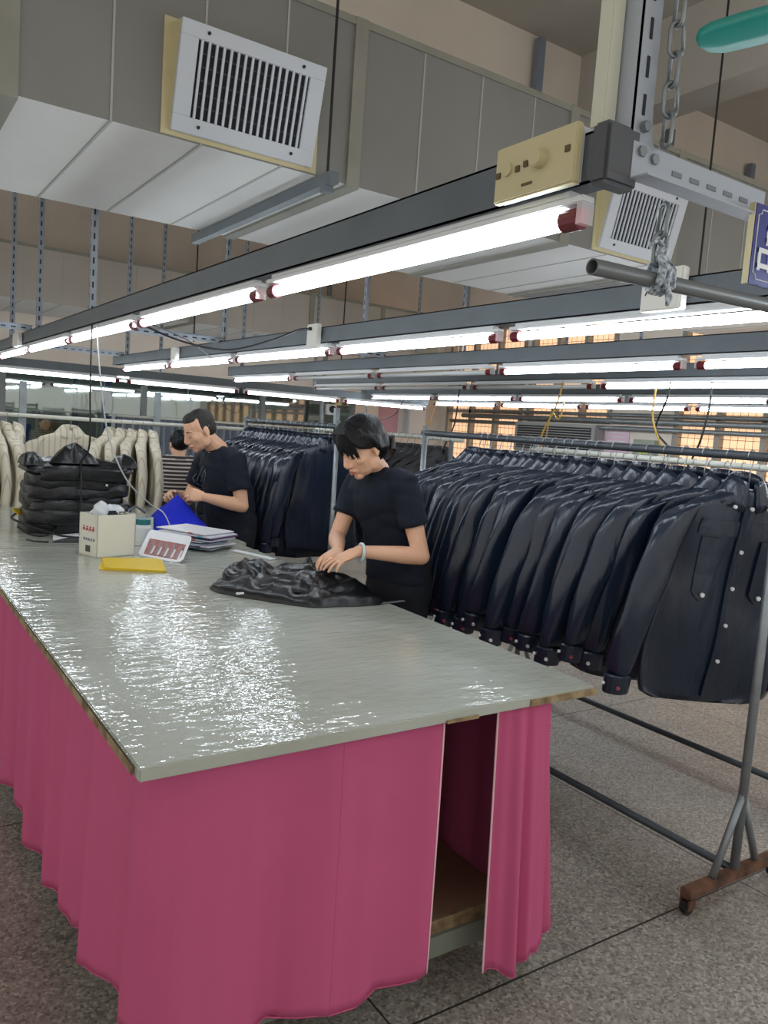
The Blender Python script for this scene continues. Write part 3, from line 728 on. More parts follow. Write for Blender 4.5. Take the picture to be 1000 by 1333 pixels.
def head(mb, c, F, U, s=1.0):
    F, L, U = frame(F, U); R = rotm(F, L, U); c = V(c)
    def P(f, l, u): return c + (F * f + L * l + U * u) * s
    def E(f, l, u, rf, rl, ru): mb.ell(P(f, l, u), (rf * s, rl * s, ru * s), R, 16, 11)
    E(-.012, 0, .028, .094, .076, .088)          # cranium
    E(.030, 0, -.022, .060, .067, .080)          # face
    E(.052, 0, -.056, .034, .043, .036)
    E(.030, 0, -.064, .052, .055, .047)          # jaw
    E(.064, 0, -.096, .020, .024, .018)          # chin
    for q in (-1, 1):
        E(.052, q * .040, -.024, .028, .026, .026)   # cheek
        E(.070, q * .031, .014, .015, .021, .009)    # brow bone
        E(.072, q * .031, -.002, .0125, .016, .0095)  # lowered eyelid
        E(.004, q * .052, -.062, .03, .014, .034)    # jaw angle
        E(-.012, q * .075, -.008, .016, .008, .031)  # ear
        E(-.006, q * .078, -.030, .009, .006, .012)
        E(.090, q * .011, -.041, .010, .0075, .0075)  # nostril wing
    mb.tube([P(.084, 0, .012), P(.096, 0, -.012), P(.104, 0, -.032), P(.099, 0, -.041)], [.009 * s, .0095 * s, .0115 * s, .010 * s], 10, round_=True)
    mb.tube([P(.078, -.023, -.066), P(.089, -.009, -.063), P(.089, .009, -.063), P(.078, .023, -.066)], [.004 * s, .0062 * s, .0062 * s, .004 * s], 8, round_=True)
    mb.tube([P(.077, -.019, -.072), P(.087, -.006, -.0755), P(.087, .006, -.0755), P(.077, .019, -.072)], [.004 * s, .007 * s, .007 * s, .004 * s], 8, round_=True)
    E(.075, 0, -.055, .012, .02, .012)
    return P
def face_marks(P, parent, s=1.0):
    for q in (-1, 1):
        MB().tube([P(.0835, q * .014, .0195), P(.0865, q * .028, .0245), P(.0775, q * .045, .022), P(.066, q * .053, .016)], [.002, .0034, .003, .0016], 6).build('eyebrow', brow_m, parent, smooth=True)
        MB().tube([P(.0795, q * .016, -.0075), P(.0852, q * .026, -.0100), P(.0825, q * .037, -.0092), P(.0735, q * .047, -.005)], [.0012, .0019, .002, .0012], 6).build('eyelash', lash_m, parent, smooth=True)
    for u_, h in ((-.0645, .0035), (-.0755, .0042)):
        MB().tube([P(.0835, -.020, -.0685), P(.0935, -.008, u_), P(.0945, 0, u_), P(.0935, .008, u_), P(.0835, .020, -.0685)], [.0016, h, h, h, .0016], 8).build('lip', lip_m, parent, smooth=True)
def hand(mb, wrist, D, Nr, T, curls, spread=.0, s=1.0, thumb=(.7, .7, -.25), bend=.0):
    """D along the palm, Nr out of the back of the hand, T towards the thumb"""
    D = V(D).normalized(); Nr = V(Nr); Nr = (Nr - D * Nr.dot(D)).normalized(); T0 = V(T); T = (T0 - D * T0.dot(D) - Nr * T0.dot(Nr)).normalized()
    w_ = V(wrist)
    rings = []
    for d, hw, ht in ((-.012, .023, .019), (.008, .025, .018), (.03, .034, .0165), (.055, .039, .0145), (.078, .039, .0125), (.088, .036, .009)):
        rings.append([w_ + D * d * s + T * (math.cos(a) * hw * s) + Nr * (math.sin(a) * ht * s) for a in [2 * PI * j / 14 for j in range(14)]])
    mb.loft(rings)
    for i, (off, ln) in enumerate(((.029, .072), (.010, .080), (-.0095, .074), (-.028, .058))):
        base = w_ + D * (.074 + (.006 if i in (1, 2) else 0)) * s + T * off * s
        d = (D + T * (spread * (1.5 - i))).normalized(); pts = [base - d * .02 * s, base]; a = 0; p = base
        for k, fr_ in enumerate((.46, .30, .24)):
            a += curls[i] * (.8 if k == 0 else 1.0)
            p = p + (d * math.cos(a) - Nr * math.sin(a)) * ln * fr_ * s; pts.append(p)
        mb.tube(pts, [.0088 * s, .0088 * s, .0080 * s, .0072 * s, .0060 * s], 8, round_=True)
    t1 = (T * thumb[0] + D * thumb[1] + Nr * thumb[2]).normalized(); b0 = w_ + D * .022 * s + T * .024 * s
    p1 = b0 + t1 * .036 * s; t2 = (t1 + D * .35 - Nr * .15).normalized(); p2 = p1 + t2 * .030 * s; p3 = p2 + (t2 + D * .2 - Nr * .1).normalized() * .022 * s
    mb.tube([b0 - t1 * .01, b0, p1, p2, p3], [.012 * s, .0135 * s, .0108 * s, .0095 * s, .0075 * s], 8, round_=True)
def oval(c, A, B, ra, rb, n=22, p=.85):
    c, A, B = V(c), V(A), V(B); out = []
    for j in range(n):
        a = 2 * PI * j / n; x, y = math.cos(a), math.sin(a)
        out.append(c + A * (ra * math.copysign(abs(x) ** p, x)) + B * (rb * math.copysign(abs(y) ** p, y)))
    return out
def person(label, loc, J, k, marks=True):
    """J: joints in world space (L/R = the person's own sides); k: thickness factors"""
    t = thing('person', label, 'person', loc)
    g = k.get('g', 1.0)
    Fw, Lt = V(k['front']), V(k['left'])
    b = MB()
    P = head(b, J['head'], k['hF'], k['hU'], k.get('hs', 1.0))
    b.tube([J['neck'], V(J['neck']).lerp(V(J['head']), .55), J['head']], [.058 * g, .052 * g, .05 * g], 14, round_=True)
    # torso inside the clothes
    tor = k['torso']
    b.loft([oval(c, Lt, Fw, ra * .86, rb * .86) for c, ra, rb in tor])
    for sd in 'LR':
        sh, el, wr = V(J['sh' + sd]), V(J['el' + sd]), V(J['wr' + sd])
        b.tube([sh, sh.lerp(el, .35), sh.lerp(el, .75), el], [.047 * g, .046 * g, .041 * g, .038 * g], 14, round_=True)
        b.tube([el, el.lerp(wr, .3), el.lerp(wr, .75), wr], [.039 * g, .040 * g, .031 * g, .025 * g], 14, round_=True)
        hd = k['hand' + sd]; hand(b, wr, *hd[0], **hd[1])
        hp, kn, an = V(J['hp' + sd]), V(J['kn' + sd]), V(J['an' + sd])
        b.tube([hp, hp.lerp(kn, .4), kn, kn.lerp(an, .35), an, an - V((0, 0, .03))], [.075 * g, .07 * g, .05 * g, .048 * g, .034 * g, .034 * g], 14, round_=True)
    body = b.build('body', skin_m, t, remesh=k.get('vox', .0042), relax=2)
    if marks: face_marks(P, body)
    # shirt: torso, sleeves to the sleeve end, neck rib
    s_ = MB(); s_.loft([oval(c, Lt, Fw, ra, rb) for c, ra, rb in tor])
    for sd in 'LR':
        sh, el = V(J['sh' + sd]), V(J['el' + sd]); q = k.get('slv', .62)
        s_.tube([sh + (V(J['neck']) - sh) * .45, sh, sh.lerp(el, .3), sh.lerp(el, q * .8), sh.lerp(el, q)], [.062 * g, .068 * g, .068 * g, .066 * g, .067 * g], 16)
        s_.tube([V(J['neck']) + V((0, 0, -.015)), sh + V((0, 0, .012))], [.05 * g, .05 * g], 12, round_=True)
    sm = s_.build('shirt', k.get('shirt_m', navy_m), t, remesh=.0065, relax=7)
    # cloth creases
    for v in sm.data.vertices:
        w_ = v.co + t.location
        h = NZ.noise(V((w_.x * 7, w_.y * 7, w_.z * 11))) * .006 + (abs(NZ.noise(V((w_.x * 5 + 9, w_.y * 5, w_.z * 15 + 3 * w_.x)))) - .3) * .012
        v.co += v.normal * h
    n0 = V(J['neck'])
    MB().loft([oval(n0 + V(k.get('nk', (0, 0, 0))) + V((0, 0, z)), Lt, Fw, r, r * .95, 18, 1) for z, r in ((-.012, .075 * g), (.004, .066 * g), (.012, .060 * g))], cap=False).build('neck_rib', k.get('shirt_m', navy_m), sm, smooth=True, thick=.004)
    # trousers and shoes
    tr = MB(); hc = (V(J['hpL']) + V(J['hpR'])) / 2
    tr.loft([oval(hc + V((0, 0, z)), Lt, Fw, ra, rb) for z, ra, rb in k.get('hips', ((-.10, .15, .11), (0, .172, .12), (.10, .16, .11), (.17, .148, .105)))])
    for sd in 'LR':
        hp, kn, an = V(J['hp' + sd]), V(J['kn' + sd]), V(J['an' + sd])
        tr.tube([hp, hp.lerp(kn, .4), kn, kn.lerp(an, .5), an + V((0, 0, .01))], [.092 * g, .086 * g, .066 * g, .06 * g, .056 * g], 14, round_=True)
        sh_ = MB(); a0 = V((an.x, an.y, 0))
        sh_.ell(a0 + Fw * .05 + V((0, 0, .034)), (.125, .045, .033), rotm(Fw, Lt, V((0, 0, 1)))).ell(a0 - Fw * .01 + V((0, 0, .045)), (.055, .042, .044), rotm(Fw, Lt, V((0, 0, 1))))
        so = sh_.build('shoe', shoe_m, t, remesh=.007, relax=2)
    tr.build('trousers', k.get('trouser_m', trouser_m), t, remesh=.009, relax=4)
    return t, P, body, sm
# --- the woman at the big table
FW, LW = V((-1, 0, 0)), V((0, -1, 0))
pit = math.radians(30); yw = math.radians(4)
hF = V((-math.cos(pit) * math.cos(yw), -math.cos(pit) * math.sin(yw), -math.sin(pit))); hU = V((-math.sin(pit), 0, math.cos(pit)))
J = dict(head=(1.715, 2.735, 1.425), neck=(1.825, 2.775, 1.325), shL=(1.845, 2.605, 1.285), shR=(1.83, 2.935, 1.265), elL=(1.905, 2.535, 1.005), elR=(1.735, 2.925, 1.025), wrL=(1.635, 2.585, 1.025), wrR=(1.635, 2.735, 1.005),
    hpL=(1.97, 2.68, .82), hpR=(1.97, 2.86, .82), knL=(1.98, 2.67, .45), knR=(1.98, 2.88, .45), anL=(2.02, 2.66, .08), anR=(2.02, 2.89, .08))
TW = [(V((1.965, 2.77, .86)), .17, .115), (V((1.955, 2.77, .95)), .155, .112), (V((1.93, 2.77, 1.05)), .155, .118), (V((1.885, 2.775, 1.16)), .168, .125), (V((1.85, 2.775, 1.24)), .18, .112), (V((1.835, 2.775, 1.29)), .165, .085), (V((1.83, 2.775, 1.325)), .085, .065)]
hl = ((V((-1, .12, -.38)), V((-.30, -.1, 1)), V((0, .9, .35)), [.16, .2, .26, .34]), dict(spread=.10, s=.98, thumb=(.75, .6, -.35)))
hr = ((V((-.95, -.42, -.30)), V((-.25, .1, 1)), V((.35, -.9, 0)), [.2, .22, .26, .3]), dict(spread=.08, s=.96))
wt, P, wb, ws = person('woman in navy T-shirt with tied black hair smoothing a black jacket on the table', (1.98, 2.77, 0), J,
    dict(front=FW, left=LW, hF=hF, hU=hU, torso=TW, handL=hl, handR=hr, g=.9, slv=.58, hs=.99, nk=(-.006, 0, .004)))
def hair_woman(P, body):
    F_, = (P(1, 0, 0) - P(0, 0, 0),); L_ = P(0, 1, 0) - P(0, 0, 0); U_ = P(0, 0, 1) - P(0, 0, 0); R = rotm(F_.normalized(), L_.normalized(), U_.normalized())
    h = MB()
    h.ell(P(-.024, 0, .042), (.096, .084, .092), R, 20, 13)
    h.ell(P(-.050, 0, .0), (.072, .079, .085), R, 18, 11)
    for q in (-1, 1):   # hair swept back over the temples to the tie
        for j in range(5):
            l0 = .02 + .012 * j
            h.tube([P(.045 - .012 * j, q * l0, .118 - .012 * j), P(.030 - .008 * j, q * (.072 + .003 * j), .066 - .006 * j), P(-.025, q * .081, .035 - .012 * j), P(-.075, q * .055, .004 - .008 * j), P(-.108, q * .014, -.012)], [.012, .014, .014, .013, .01], 8, round_=True)
    for q in (-1, 1):   # side hair between the fringe and the ear
        for j in range(5):
            h.tube([P(.066 - .010 * j, q * (.040 + .005 * j), .108 - .004 * j), P(.072 - .012 * j, q * (.062 + .004 * j), .062), P(.056 - .011 * j, q * (.072 + .003 * j), .030), P(.022 - .006 * j, q * .080, .012), P(-.03, q * .082, .0)], [.008, .0085, .008, .007, .006], 8, round_=True)
    # fringe
    rn = random.Random(4)
    fr_ = MB()
    for j in range(19):
        l = -.058 + .00645 * j + rn.uniform(-.002, .002); e = rn.uniform(-.016, .010); en = .027 - .03 * (abs(l) / .058) ** 2 + e
        fr_.tube([P(.030, l * .30, .129), P(.078, l * .72, .098), P(.098 - .45 * abs(l), l * 1.0, .060), P(.1045 - .55 * abs(l), l * 1.08, en + .012), P(.105 - .6 * abs(l), l * 1.1, en - .012)], [.007, .0068, .006, .0045, .0018], 7, round_=True)
    fr_.build('fringe', hair_m, body.parent, remesh=.0026, relax=1)
    hr_ = h.build('hair', hair_m, body.parent, remesh=.0042, relax=2)
    MB().tube([P(-.104, -.016, -.016), P(-.112, 0, -.002), P(-.104, .016, -.016), P(-.112, 0, -.028), P(-.104, -.016, -.016)], .006, 8).build('hair_tie', black_m, hr_, smooth=True)
    pt = MB()
    for j in range(5):
        o = (j - 2) * .008
        pt.tube([P(-.106, o * .6, -.014), P(-.142, o * 1.6, -.024), P(-.150 + .01 * j, o * 2.2, -.062), P(-.132, o * 1.4, -.115 + .008 * j)], [.010, .016, .015, .005], 8, round_=True)
    pt.build('ponytail', mat('brown_black_hair', (44, 33, 30), .45, bump=.4, bscale=60), hr_, remesh=.004, relax=2)
hair_woman(P, wb)
br = MB(); wr = V(J['wrL']); dv = (V(J['wrL']) - V(J['elL'])).normalized(); u1, u2 = perp(dv)
br.tube([wr - dv * .012 + (u1 * math.cos(a) + u2 * math.sin(a)) * .034 + V((0, 0, -.004)) for a in [2 * PI * j / 24 for j in range(25)]], .0062, 8, cap=False)
br.build('jade_bangle', mat('pale_jade', (196, 212, 216), .2, coat=.5), wt, smooth=True)['label'] = 'pale jade bangle on the wrist'
# --- the man at the rear table
pit = math.radians(27)
hF = V((-math.cos(pit), -.05, -math.sin(pit))); hU = V((-math.sin(pit), 0, math.cos(pit)))
def sh(p, d): return V(p) + V(d)
JM = dict(head=(1.735, 4.625, 1.42), neck=(1.875, 4.645, 1.305), shL=(1.915, 4.475, 1.255), shR=(1.885, 4.87, 1.235), elL=(1.95, 4.425, .985), elR=(1.80, 4.93, .97), wrL=(1.735, 4.48, 1.03), wrR=(1.655, 4.755, 1.015),
    hpL=(2.0, 4.55, .80), hpR=(2.0, 4.75, .80), knL=(2.0, 4.54, .43), knR=(2.0, 4.76, .43), anL=(2.03, 4.53, .08), anR=(2.03, 4.77, .08))
TM = [(V((1.985, 4.65, .80)), .19, .135), (V((1.975, 4.65, .90)), .185, .145), (V((1.96, 4.655, 1.02)), .185, .148), (V((1.93, 4.655, 1.13)), .198, .14), (V((1.905, 4.66, 1.21)), .205, .12), (V((1.89, 4.66, 1.265)), .185, .09), (V((1.88, 4.655, 1.305)), .09, .068)]
ml = ((V((-.85, .38, .10)), V((-.25, -.75, .5)), V((-.2, .3, .9)), [.55, .6, .65, .7]), dict(spread=.02, s=1.02, thumb=(.45, .9, -.3)))
mr = ((V((-.75, -.55, .12)), V((-.5, .4, .75)), V((.2, -.6, .6)), [.6, .65, .7, .75]), dict(spread=.02, s=1.02, thumb=(.45, .9, -.3)))
mt, P, mbod, ms = person('man with short black hair in navy printed T-shirt sewing blue cloth with both hands', (2.0, 4.65, 0), JM,
    dict(front=FW, left=LW, hF=hF, hU=hU, torso=TM, handL=ml, handR=mr, g=1.05, slv=.66, hs=1.03, hips=((-.08, .16, .12), (0, .18, .13), (.08, .18, .13), (.12, .175, .125)), nk=(-.004, 0, .002)))
F_ = (P(1, 0, 0) - P(0, 0, 0)).normalized(); L_ = (P(0, 1, 0) - P(0, 0, 0)).normalized(); U_ = (P(0, 0, 1) - P(0, 0, 0)).normalized(); R = rotm(F_, L_, U_)
h = MB(); h.ell(P(-.026, 0, .040), (.087, .0785, .083), R, 20, 13); h.ell(P(-.045, 0, .0), (.064, .0755, .06), R, 18, 11)
h.ell(P(.018, 0, .076), (.054, .061, .042), R)
for q in (-1, 1): h.ell(P(-.012, q * .064, .030), (.03, .0145, .045), R)
h.build('hair', shorthair_m, mt, remesh=.004, relax=2)
# grey print on the T-shirt: strokes laid on the cloth
bv = BVHTree.FromPolygons([v.co.copy() for v in ms.data.vertices], [tuple(p.vertices) for p in ms.data.polygons])
pr = MB(); rn = random.Random(2)
def px_ray(u, v): return (_f + _r2 * ((u - 500) / 1033.535) - _u2 * ((v - 666.5) / 1033.535)).normalized()
for st in [[(256, 626), (259, 619), (262, 612), (265, 607)], [(261, 627), (264, 620), (265, 615), (268, 611)], [(254, 628), (251, 622), (256, 616)], [(266, 626), (268, 618), (267, 613)], [(250, 632), (256, 629), (262, 632), (266, 636)], [(251, 636), (257, 640), (263, 639), (267, 635)], [(255, 634), (260, 636), (263, 634)]]:
    pts = []
    for (a, z) in st:
        hit = bv.ray_cast(V((0, 0, HC)) - V(mt.location), px_ray(a, z))
        if hit[0]: pts.append(hit[0] + hit[1] * .0015 + V(mt.location))
    if len(pts) > 1:
        P2 = []
        for a, b in zip(pts, pts[1:]): P2 += [a.lerp(b, q / 4) for q in range(4)]
        pr.tube(P2 + [pts[-1]], .0026, 5)
if pr.v: pr.build('shirt_print', mat('grey_print', (112, 122, 136), .8), ms)
# --- the seated woman in stripes, far behind
stripe_m = mat('striped_knit', (200, 190, 182), .8)
nt, b = nodes(stripe_m); vec, o = xyz(nt)
nt.links.new(mixc(nt, mnode(nt, 'LESS_THAN', mnode(nt, 'FRACT', mnode(nt, 'DIVIDE', mnode(nt, 'ADD', o[2], 5), .034)), .62), lin((196, 186, 178)), lin((52, 42, 44))), b.inputs['Base Color'])
bx, by = 2.42, 6.9
JS = dict(head=(bx, by + .05, 1.245), neck=(bx, by + .01, 1.13), shL=(bx - .155, by + .02, 1.075), shR=(bx + .155, by + .02, 1.075), elL=(bx - .2, by + .12, .83), elR=(bx + .2, by + .12, .83), wrL=(bx - .1, by + .32, .8), wrR=(bx + .1, by + .32, .8),
    hpL=(bx - .09, by, .58), hpR=(bx + .09, by, .58), knL=(bx - .1, by + .38, .55), knR=(bx + .1, by + .38, .55), anL=(bx - .1, by + .4, .08), anR=(bx + .1, by + .4, .08))
TS = [(V((bx, by, .56)), .17, .11), (V((bx, by, .7)), .15, .10), (V((bx, by, .85)), .16, .105), (V((bx, by + .005, .98)), .172, .1), (V((bx, by + .01, 1.06)), .165, .085), (V((bx, by + .01, 1.11)), .10, .065)]
hx = ((V((0, 1, -.2)), V((0, 0, 1)), V((1, 0, 0)), [.3] * 4), {}); hy = ((V((0, 1, -.2)), V((0, 0, 1)), V((-1, 0, 0)), [.3] * 4), {})
st_, P, sb_, ss_ = person('person with black hair bun in striped top seated far back with back turned', (bx, by, 0), JS,
    dict(front=V((0, 1, 0)), left=V((-1, 0, 0)), hF=(0, .95, -.25), hU=(0, .25, .95), torso=TS, handL=hx, handR=hy, g=.9, slv=.62, shirt_m=stripe_m, vox=.007), marks=False)
F_ = (P(1, 0, 0) - P(0, 0, 0)).normalized(); L_ = (P(0, 1, 0) - P(0, 0, 0)).normalized(); U_ = (P(0, 0, 1) - P(0, 0, 0)).normalized(); R = rotm(F_, L_, U_)
MB().ell(P(-.022, 0, .04), (.096, .085, .092), R, 18, 12).ell(P(-.05, 0, 0), (.068, .079, .07), R, 18, 12).ell(P(-.125, 0, .01), (.035, .045, .042), R).build('hair', hair_m, st_, remesh=.006, relax=2)
t = thing('stool', 'plain stool under the person in the striped top', 'stool', (bx, by, 0))
MB().box(bx - .16, bx + .16, by - .14, by + .14, .44, .47).build('seat', shelf_m, t, bevel=.005)
for q in (-1, 1):
    for r_ in (-1, 1): MB().box(bx + q * .13 - .015, bx + q * .13 + .015, by + r_ * .11 - .015, by + r_ * .11 + .015, 0, .44).build('leg', steel_m, t)
# ------------------------------------------------------------------ things on the tables
def ridge(p, f, seed=0.):
    return 1 - abs(NZ.noise(V((p[0] * f[0] + seed, p[1] * f[1] + seed * .7, p[2] * f[2] if len(p) > 2 else seed))))
def heap(name, outline, c, H, z0, m, label=None, cat=None, group=None, wr=.02, fr=(6, 9, 6), rot=.5, pw=2.2, q=.6, seed=0., parent=None, base=.006, nth=110, nr=26):
    """a soft heap of cloth standing on z0 inside a smooth outline"""
    n = len(outline); o2 = []
    def bnd(th):
        d = V((math.cos(th), math.sin(th))); best = None
        for i in range(n):
            a, b = V(outline[i]) - V(c), V(outline[(i + 1) % n]) - V(c); e = b - a
            den = d.x * e.y - d.y * e.x
            if abs(den) < 1e-9: continue
            t_ = (a.x * e.y - a.y * e.x) / den; s_ = (a.x * d.y - a.y * d.x) / den
            if t_ > 0 and -1e-6 <= s_ <= 1 + 1e-6: best = max(best or 0, t_)
        return best or .05
    rad = [bnd(2 * PI * j / nth) for j in range(nth)]
    for _ in range(3): rad = [(rad[j - 1] + 2 * rad[j] + rad[(j + 1) % nth]) / 4 for j in range(nth)]
    rad = [r * (1 + .05 * NZ.noise(V((4 * math.cos(2 * PI * j / nth), 4 * math.sin(2 * PI * j / nth), seed)))) for j, r in enumerate(rad)]
    ca, sa = math.cos(rot), math.sin(rot); rings = []
    for i in range(nr + 1):
        k = i / nr; ring = []
        for j in range(nth):
            th = 2 * PI * j / nth; r = rad[j] * max(k, .004); x, y = c[0] + r * math.cos(th), c[1] + r * math.sin(th)
            u_, v_ = x * ca + y * sa, -x * sa + y * ca
            wv = (ridge((u_, v_, seed), fr, seed) - .75) * wr + .45 * wr * (ridge((u_, v_, seed), (fr[0] * 2.1, fr[1] * 2.2, 1), seed + 4) - .75)
            h = H * max(0, 1 - k ** pw) ** q + wv * max(0, 1 - k ** 5) * min(1, 2.2 * (1 - k) + .25)
            ring.append(V((x, y, z0 + max(base * (1 - k * .5), h + base * (1 - k)))))
        rings.append(ring)
    rings.append([V((p.x, p.y, z0)) for p in rings[-1]])
    mb = MB().loft(rings[::-1])
    o = mb.build(name, m, parent, smooth=True)
    if label: tag(o, label, cat, group)
    return o
T0 = TZ + .0005
jk_m = mat('soft_black_leather', (12, 14, 18), .31, var=.25, vscale=9, bump=.45, bscale=22, spec=.5)
t = thing('folded_jacket', 'crumpled black leather-look jacket lying on the big table under the woman\'s hands', 'jacket', (1.48, 2.8, T0))
heap('jacket_back', [(1.155, 2.90), (1.21, 2.77), (1.30, 2.64), (1.40, 2.515), (1.53, 2.50), (1.72, 2.475), (1.755, 2.62), (1.745, 2.9), (1.68, 3.06), (1.50, 3.13), (1.36, 3.13), (1.22, 3.02)], (1.47, 2.80), .055, T0, jk_m, wr=.045, fr=(5, 11, 5), rot=.9, parent=t, seed=2.3, q=.45, pw=3)
heap('sleeve', [(1.30, 2.74), (1.42, 2.60), (1.58, 2.575), (1.72, 2.60), (1.72, 2.74), (1.58, 2.80), (1.42, 2.86), (1.33, 2.86)], (1.52, 2.70), .05, T0 + .035, jk_m, wr=.035, fr=(7, 10, 5), rot=.4, parent=t, seed=7.1, q=.6)
heap('sleeve', [(1.22, 2.92), (1.32, 2.84), (1.42, 2.90), (1.50, 3.0), (1.48, 3.08), (1.36, 3.10), (1.27, 3.04)], (1.36, 2.98), .055, T0 + .035, jk_m, wr=.04, fr=(8, 12, 5), rot=1.2, parent=t, seed=11.4)
heap('collar', [(1.52, 3.08), (1.54, 2.96), (1.64, 2.90), (1.73, 2.93), (1.72, 3.02), (1.62, 3.07)], (1.62, 2.99), .03, T0 + .045, jk_m, wr=.02, fr=(8, 12, 5), rot=.7, parent=t, seed=5.5)
MB().box(1.205, 1.25, 2.742, 2.752, T0 + .012, T0 + .02).build('white_tag', lett_m, t, bevel=.002)
tag(MB().obox((1.755, 2.50, T0 + .004), (.12, .012, .004), M4.Rotation(.1, 3, 'Z')).build('metal_strip', galv_m), 'thin metal strip sticking out past the table edge under the jacket', 'strip')
# pile of folded black jackets on the rear table
z = T0 + .002
for i in range(7):
    a = random.Random(i + 40); dx, dy = a.uniform(-.02, .02), a.uniform(-.02, .02); w2 = .285 - .006 * i + a.uniform(-.01, .012); d2 = .17 + a.uniform(-.01, .012); cx, cy = 1.02 + dx, 4.56 + dy
    H = .078; t = thing('folded_jacket', '%s from the bottom in the pile of folded black jackets on the rear table' % ORDS[i], 'jacket', (cx, cy, z), 'pile of folded black jackets')
    rings = []
    for k, (e, zz) in enumerate(((.98, .0), (1, .010), (1.0, .035), (1, .06), (.975, H), (.80, H + .002))):
        ring = []
        for j in range(96):
            th = 2 * PI * j / 96; c_, s_ = math.cos(th), math.sin(th)
            x = w2 * e * math.copysign(abs(c_) ** .45, c_); y = d2 * e * math.copysign(abs(s_) ** .5, s_)
            f = (ridge((x * 1.0, zz * 3.0, y), (7, 20, 7), i * 1.37) - .75) * .05 + .03 * NZ.noise(V((x * 5, y * 5 + zz * 9, i * 2.1)))
            ring.append(V((cx + x * (1 + .8 * f), cy + y * (1 + 1.6 * f), z + zz + .020 * NZ.noise(V((x * 4, y * 4, i * 1.1))) + .008 * NZ.noise(V((x * 15, y * 12, i * 1.7))))))
        rings.append(ring)
    MB().loft(rings).build('jacket_body', jk_m, t, smooth=True)
    if i in (2, 5): MB().disc((cx - .12 + .05 * i, cy - d2 - .006, z + .03), (0, 1, 0), .006, .008).build('button', button_m, t)
    z += .047
t = thing('folded_jacket', 'topmost black jacket with raised collar on the pile on the rear table', 'jacket', (1.02, 4.56, z), 'pile of folded black jackets')
heap('jacket_body', [(.735, 4.40), (1.30, 4.40), (1.31, 4.72), (.74, 4.72)], (1.0, 4.55), .055, z, jk_m, wr=.035, fr=(4, 14, 5), rot=0, parent=t, seed=4.4, q=.5, pw=4)
heap('collar', [(.85, 4.42), (.92, 4.395), (1.04, 4.395), (1.11, 4.42), (1.09, 4.56), (.88, 4.56)], (.985, 4.47), .10, z + .045, jk_m, wr=.02, fr=(12, 14, 8), parent=t, seed=1.4, q=.9, pw=1.6)
for x0, x1 in ((.725, .83), (1.21, 1.315)): heap('shoulder', [(x0, 4.41), (x1, 4.41), (x1, 4.62), (x0, 4.62)], ((x0 + x1) / 2, 4.5), .06, z + .03, jk_m, wr=.025, parent=t, seed=x0 * 9)
# white carton with odds and ends
card_m = mat('cream_white_card', (224, 222, 208), .65, var=.04); redp_m = mat('red_print', (190, 70, 70), .6); greyp_m = mat('grey_print', (150, 150, 150), .7)
BU, BV_ = V((.19, .06, 0)), V((-.045, .143, 0)); B0 = V((.918, 3.665, T0))
un, vn = BU.normalized(), BV_.normalized(); Rb = M4((un, vn, V((0, 0, 1)))).transposed()
t = thing('carton', 'open cream-white carton with red print holding odds and ends, beside the yellow folder', 'carton', B0 + (BU + BV_) / 2)
Lx, Ly, Hb = BU.length, BV_.length, .195
def bp(x, y, z): return B0 + un * x + vn * y + V((0, 0, z))
mb = MB().obox(bp(Lx / 2, .002, Hb / 2), (Lx, .004, Hb), Rb).obox(bp(Lx / 2, Ly - .002, Hb / 2), (Lx, .004, Hb), Rb).obox(bp(.002, Ly / 2, Hb / 2), (.004, Ly, Hb), Rb).obox(bp(Lx - .002, Ly / 2, Hb / 2), (.004, Ly, Hb), Rb).obox(bp(Lx / 2, Ly / 2, .002), (Lx, Ly, .004), Rb)
mb.build('carton_body', card_m, t)
pr = MB()
for i in range(4):
    y0 = .022 + i * .026
    for (a, b_, c, d) in ((0, .018, .016, .0185), (0, .018, .008, .0105), (.0075, .0105, .0, .022), (.001, .004, .0, .012), (.014, .017, -.002, .01)):
        pr.obox(bp(-.0006 - .0001 * int(a * 900), y0 + (a + b_) / 2, .118 + (c + d) / 2), (.001, b_ - a, d - c), Rb)
pr.build('red_characters', redp_m, t)
pr = MB()
for i in range(5): pr.obox(bp(-.0006, .025 + i * .02, .078), (.001, .012, .012), Rb)
pr.build('grey_print', greyp_m, t)
pr = MB()
for i in range(8): pr.obox(bp(-.0006, .055 + i * .005, .035), (.001, .0025, .03), Rb)
pr.build('barcode', black_m, t)
clearbag = mat('milky_plastic_bag', (226, 230, 234), .25, bump=.4, bscale=25, coat=.4, alpha=.82)
def lump(c, r, sd, amp=.35, R=None):
    mb = MB().ell(c, r, R, 30, 20)
    c = V(c)
    mb.v = [c + (p - c) * (1 + amp * (ridge(((p - c) * 1.0).to_tuple(), (22, 22, 22), sd) - .78)) for p in mb.v]
    return mb
for i, (dx, dy, z_, r, lb) in enumerate([(.045, .05, .20, (.035, .03, .055), 'crumpled clear plastic bag standing out of the left of the carton'), (.12, .075, .19, (.06, .045, .045), 'crumpled milky plastic bag in the right of the carton'), (.075, .10, .185, (.05, .03, .035), 'flat piece of plastic wrap in the back of the carton')]):
    tag(lump(bp(dx, dy, z_), r, i * 3.3 + 1).build('plastic_bag', clearbag, smooth=True), lb, 'plastic bag', 'plastic bags in the carton')
tag(MB().obox(bp(.09, .035, .185), (.06, .03, .05), Rb).build('black_case', black_m, bevel=.008), 'small black case at the front of the carton', 'case')
tag(MB().obox(bp(.145, .035, .178), (.05, .03, .055), Rb).build('olive_pouch', mat('olive_cloth', (104, 106, 82), .8), bevel=.01), 'olive pouch beside the black case in the carton', 'pouch')
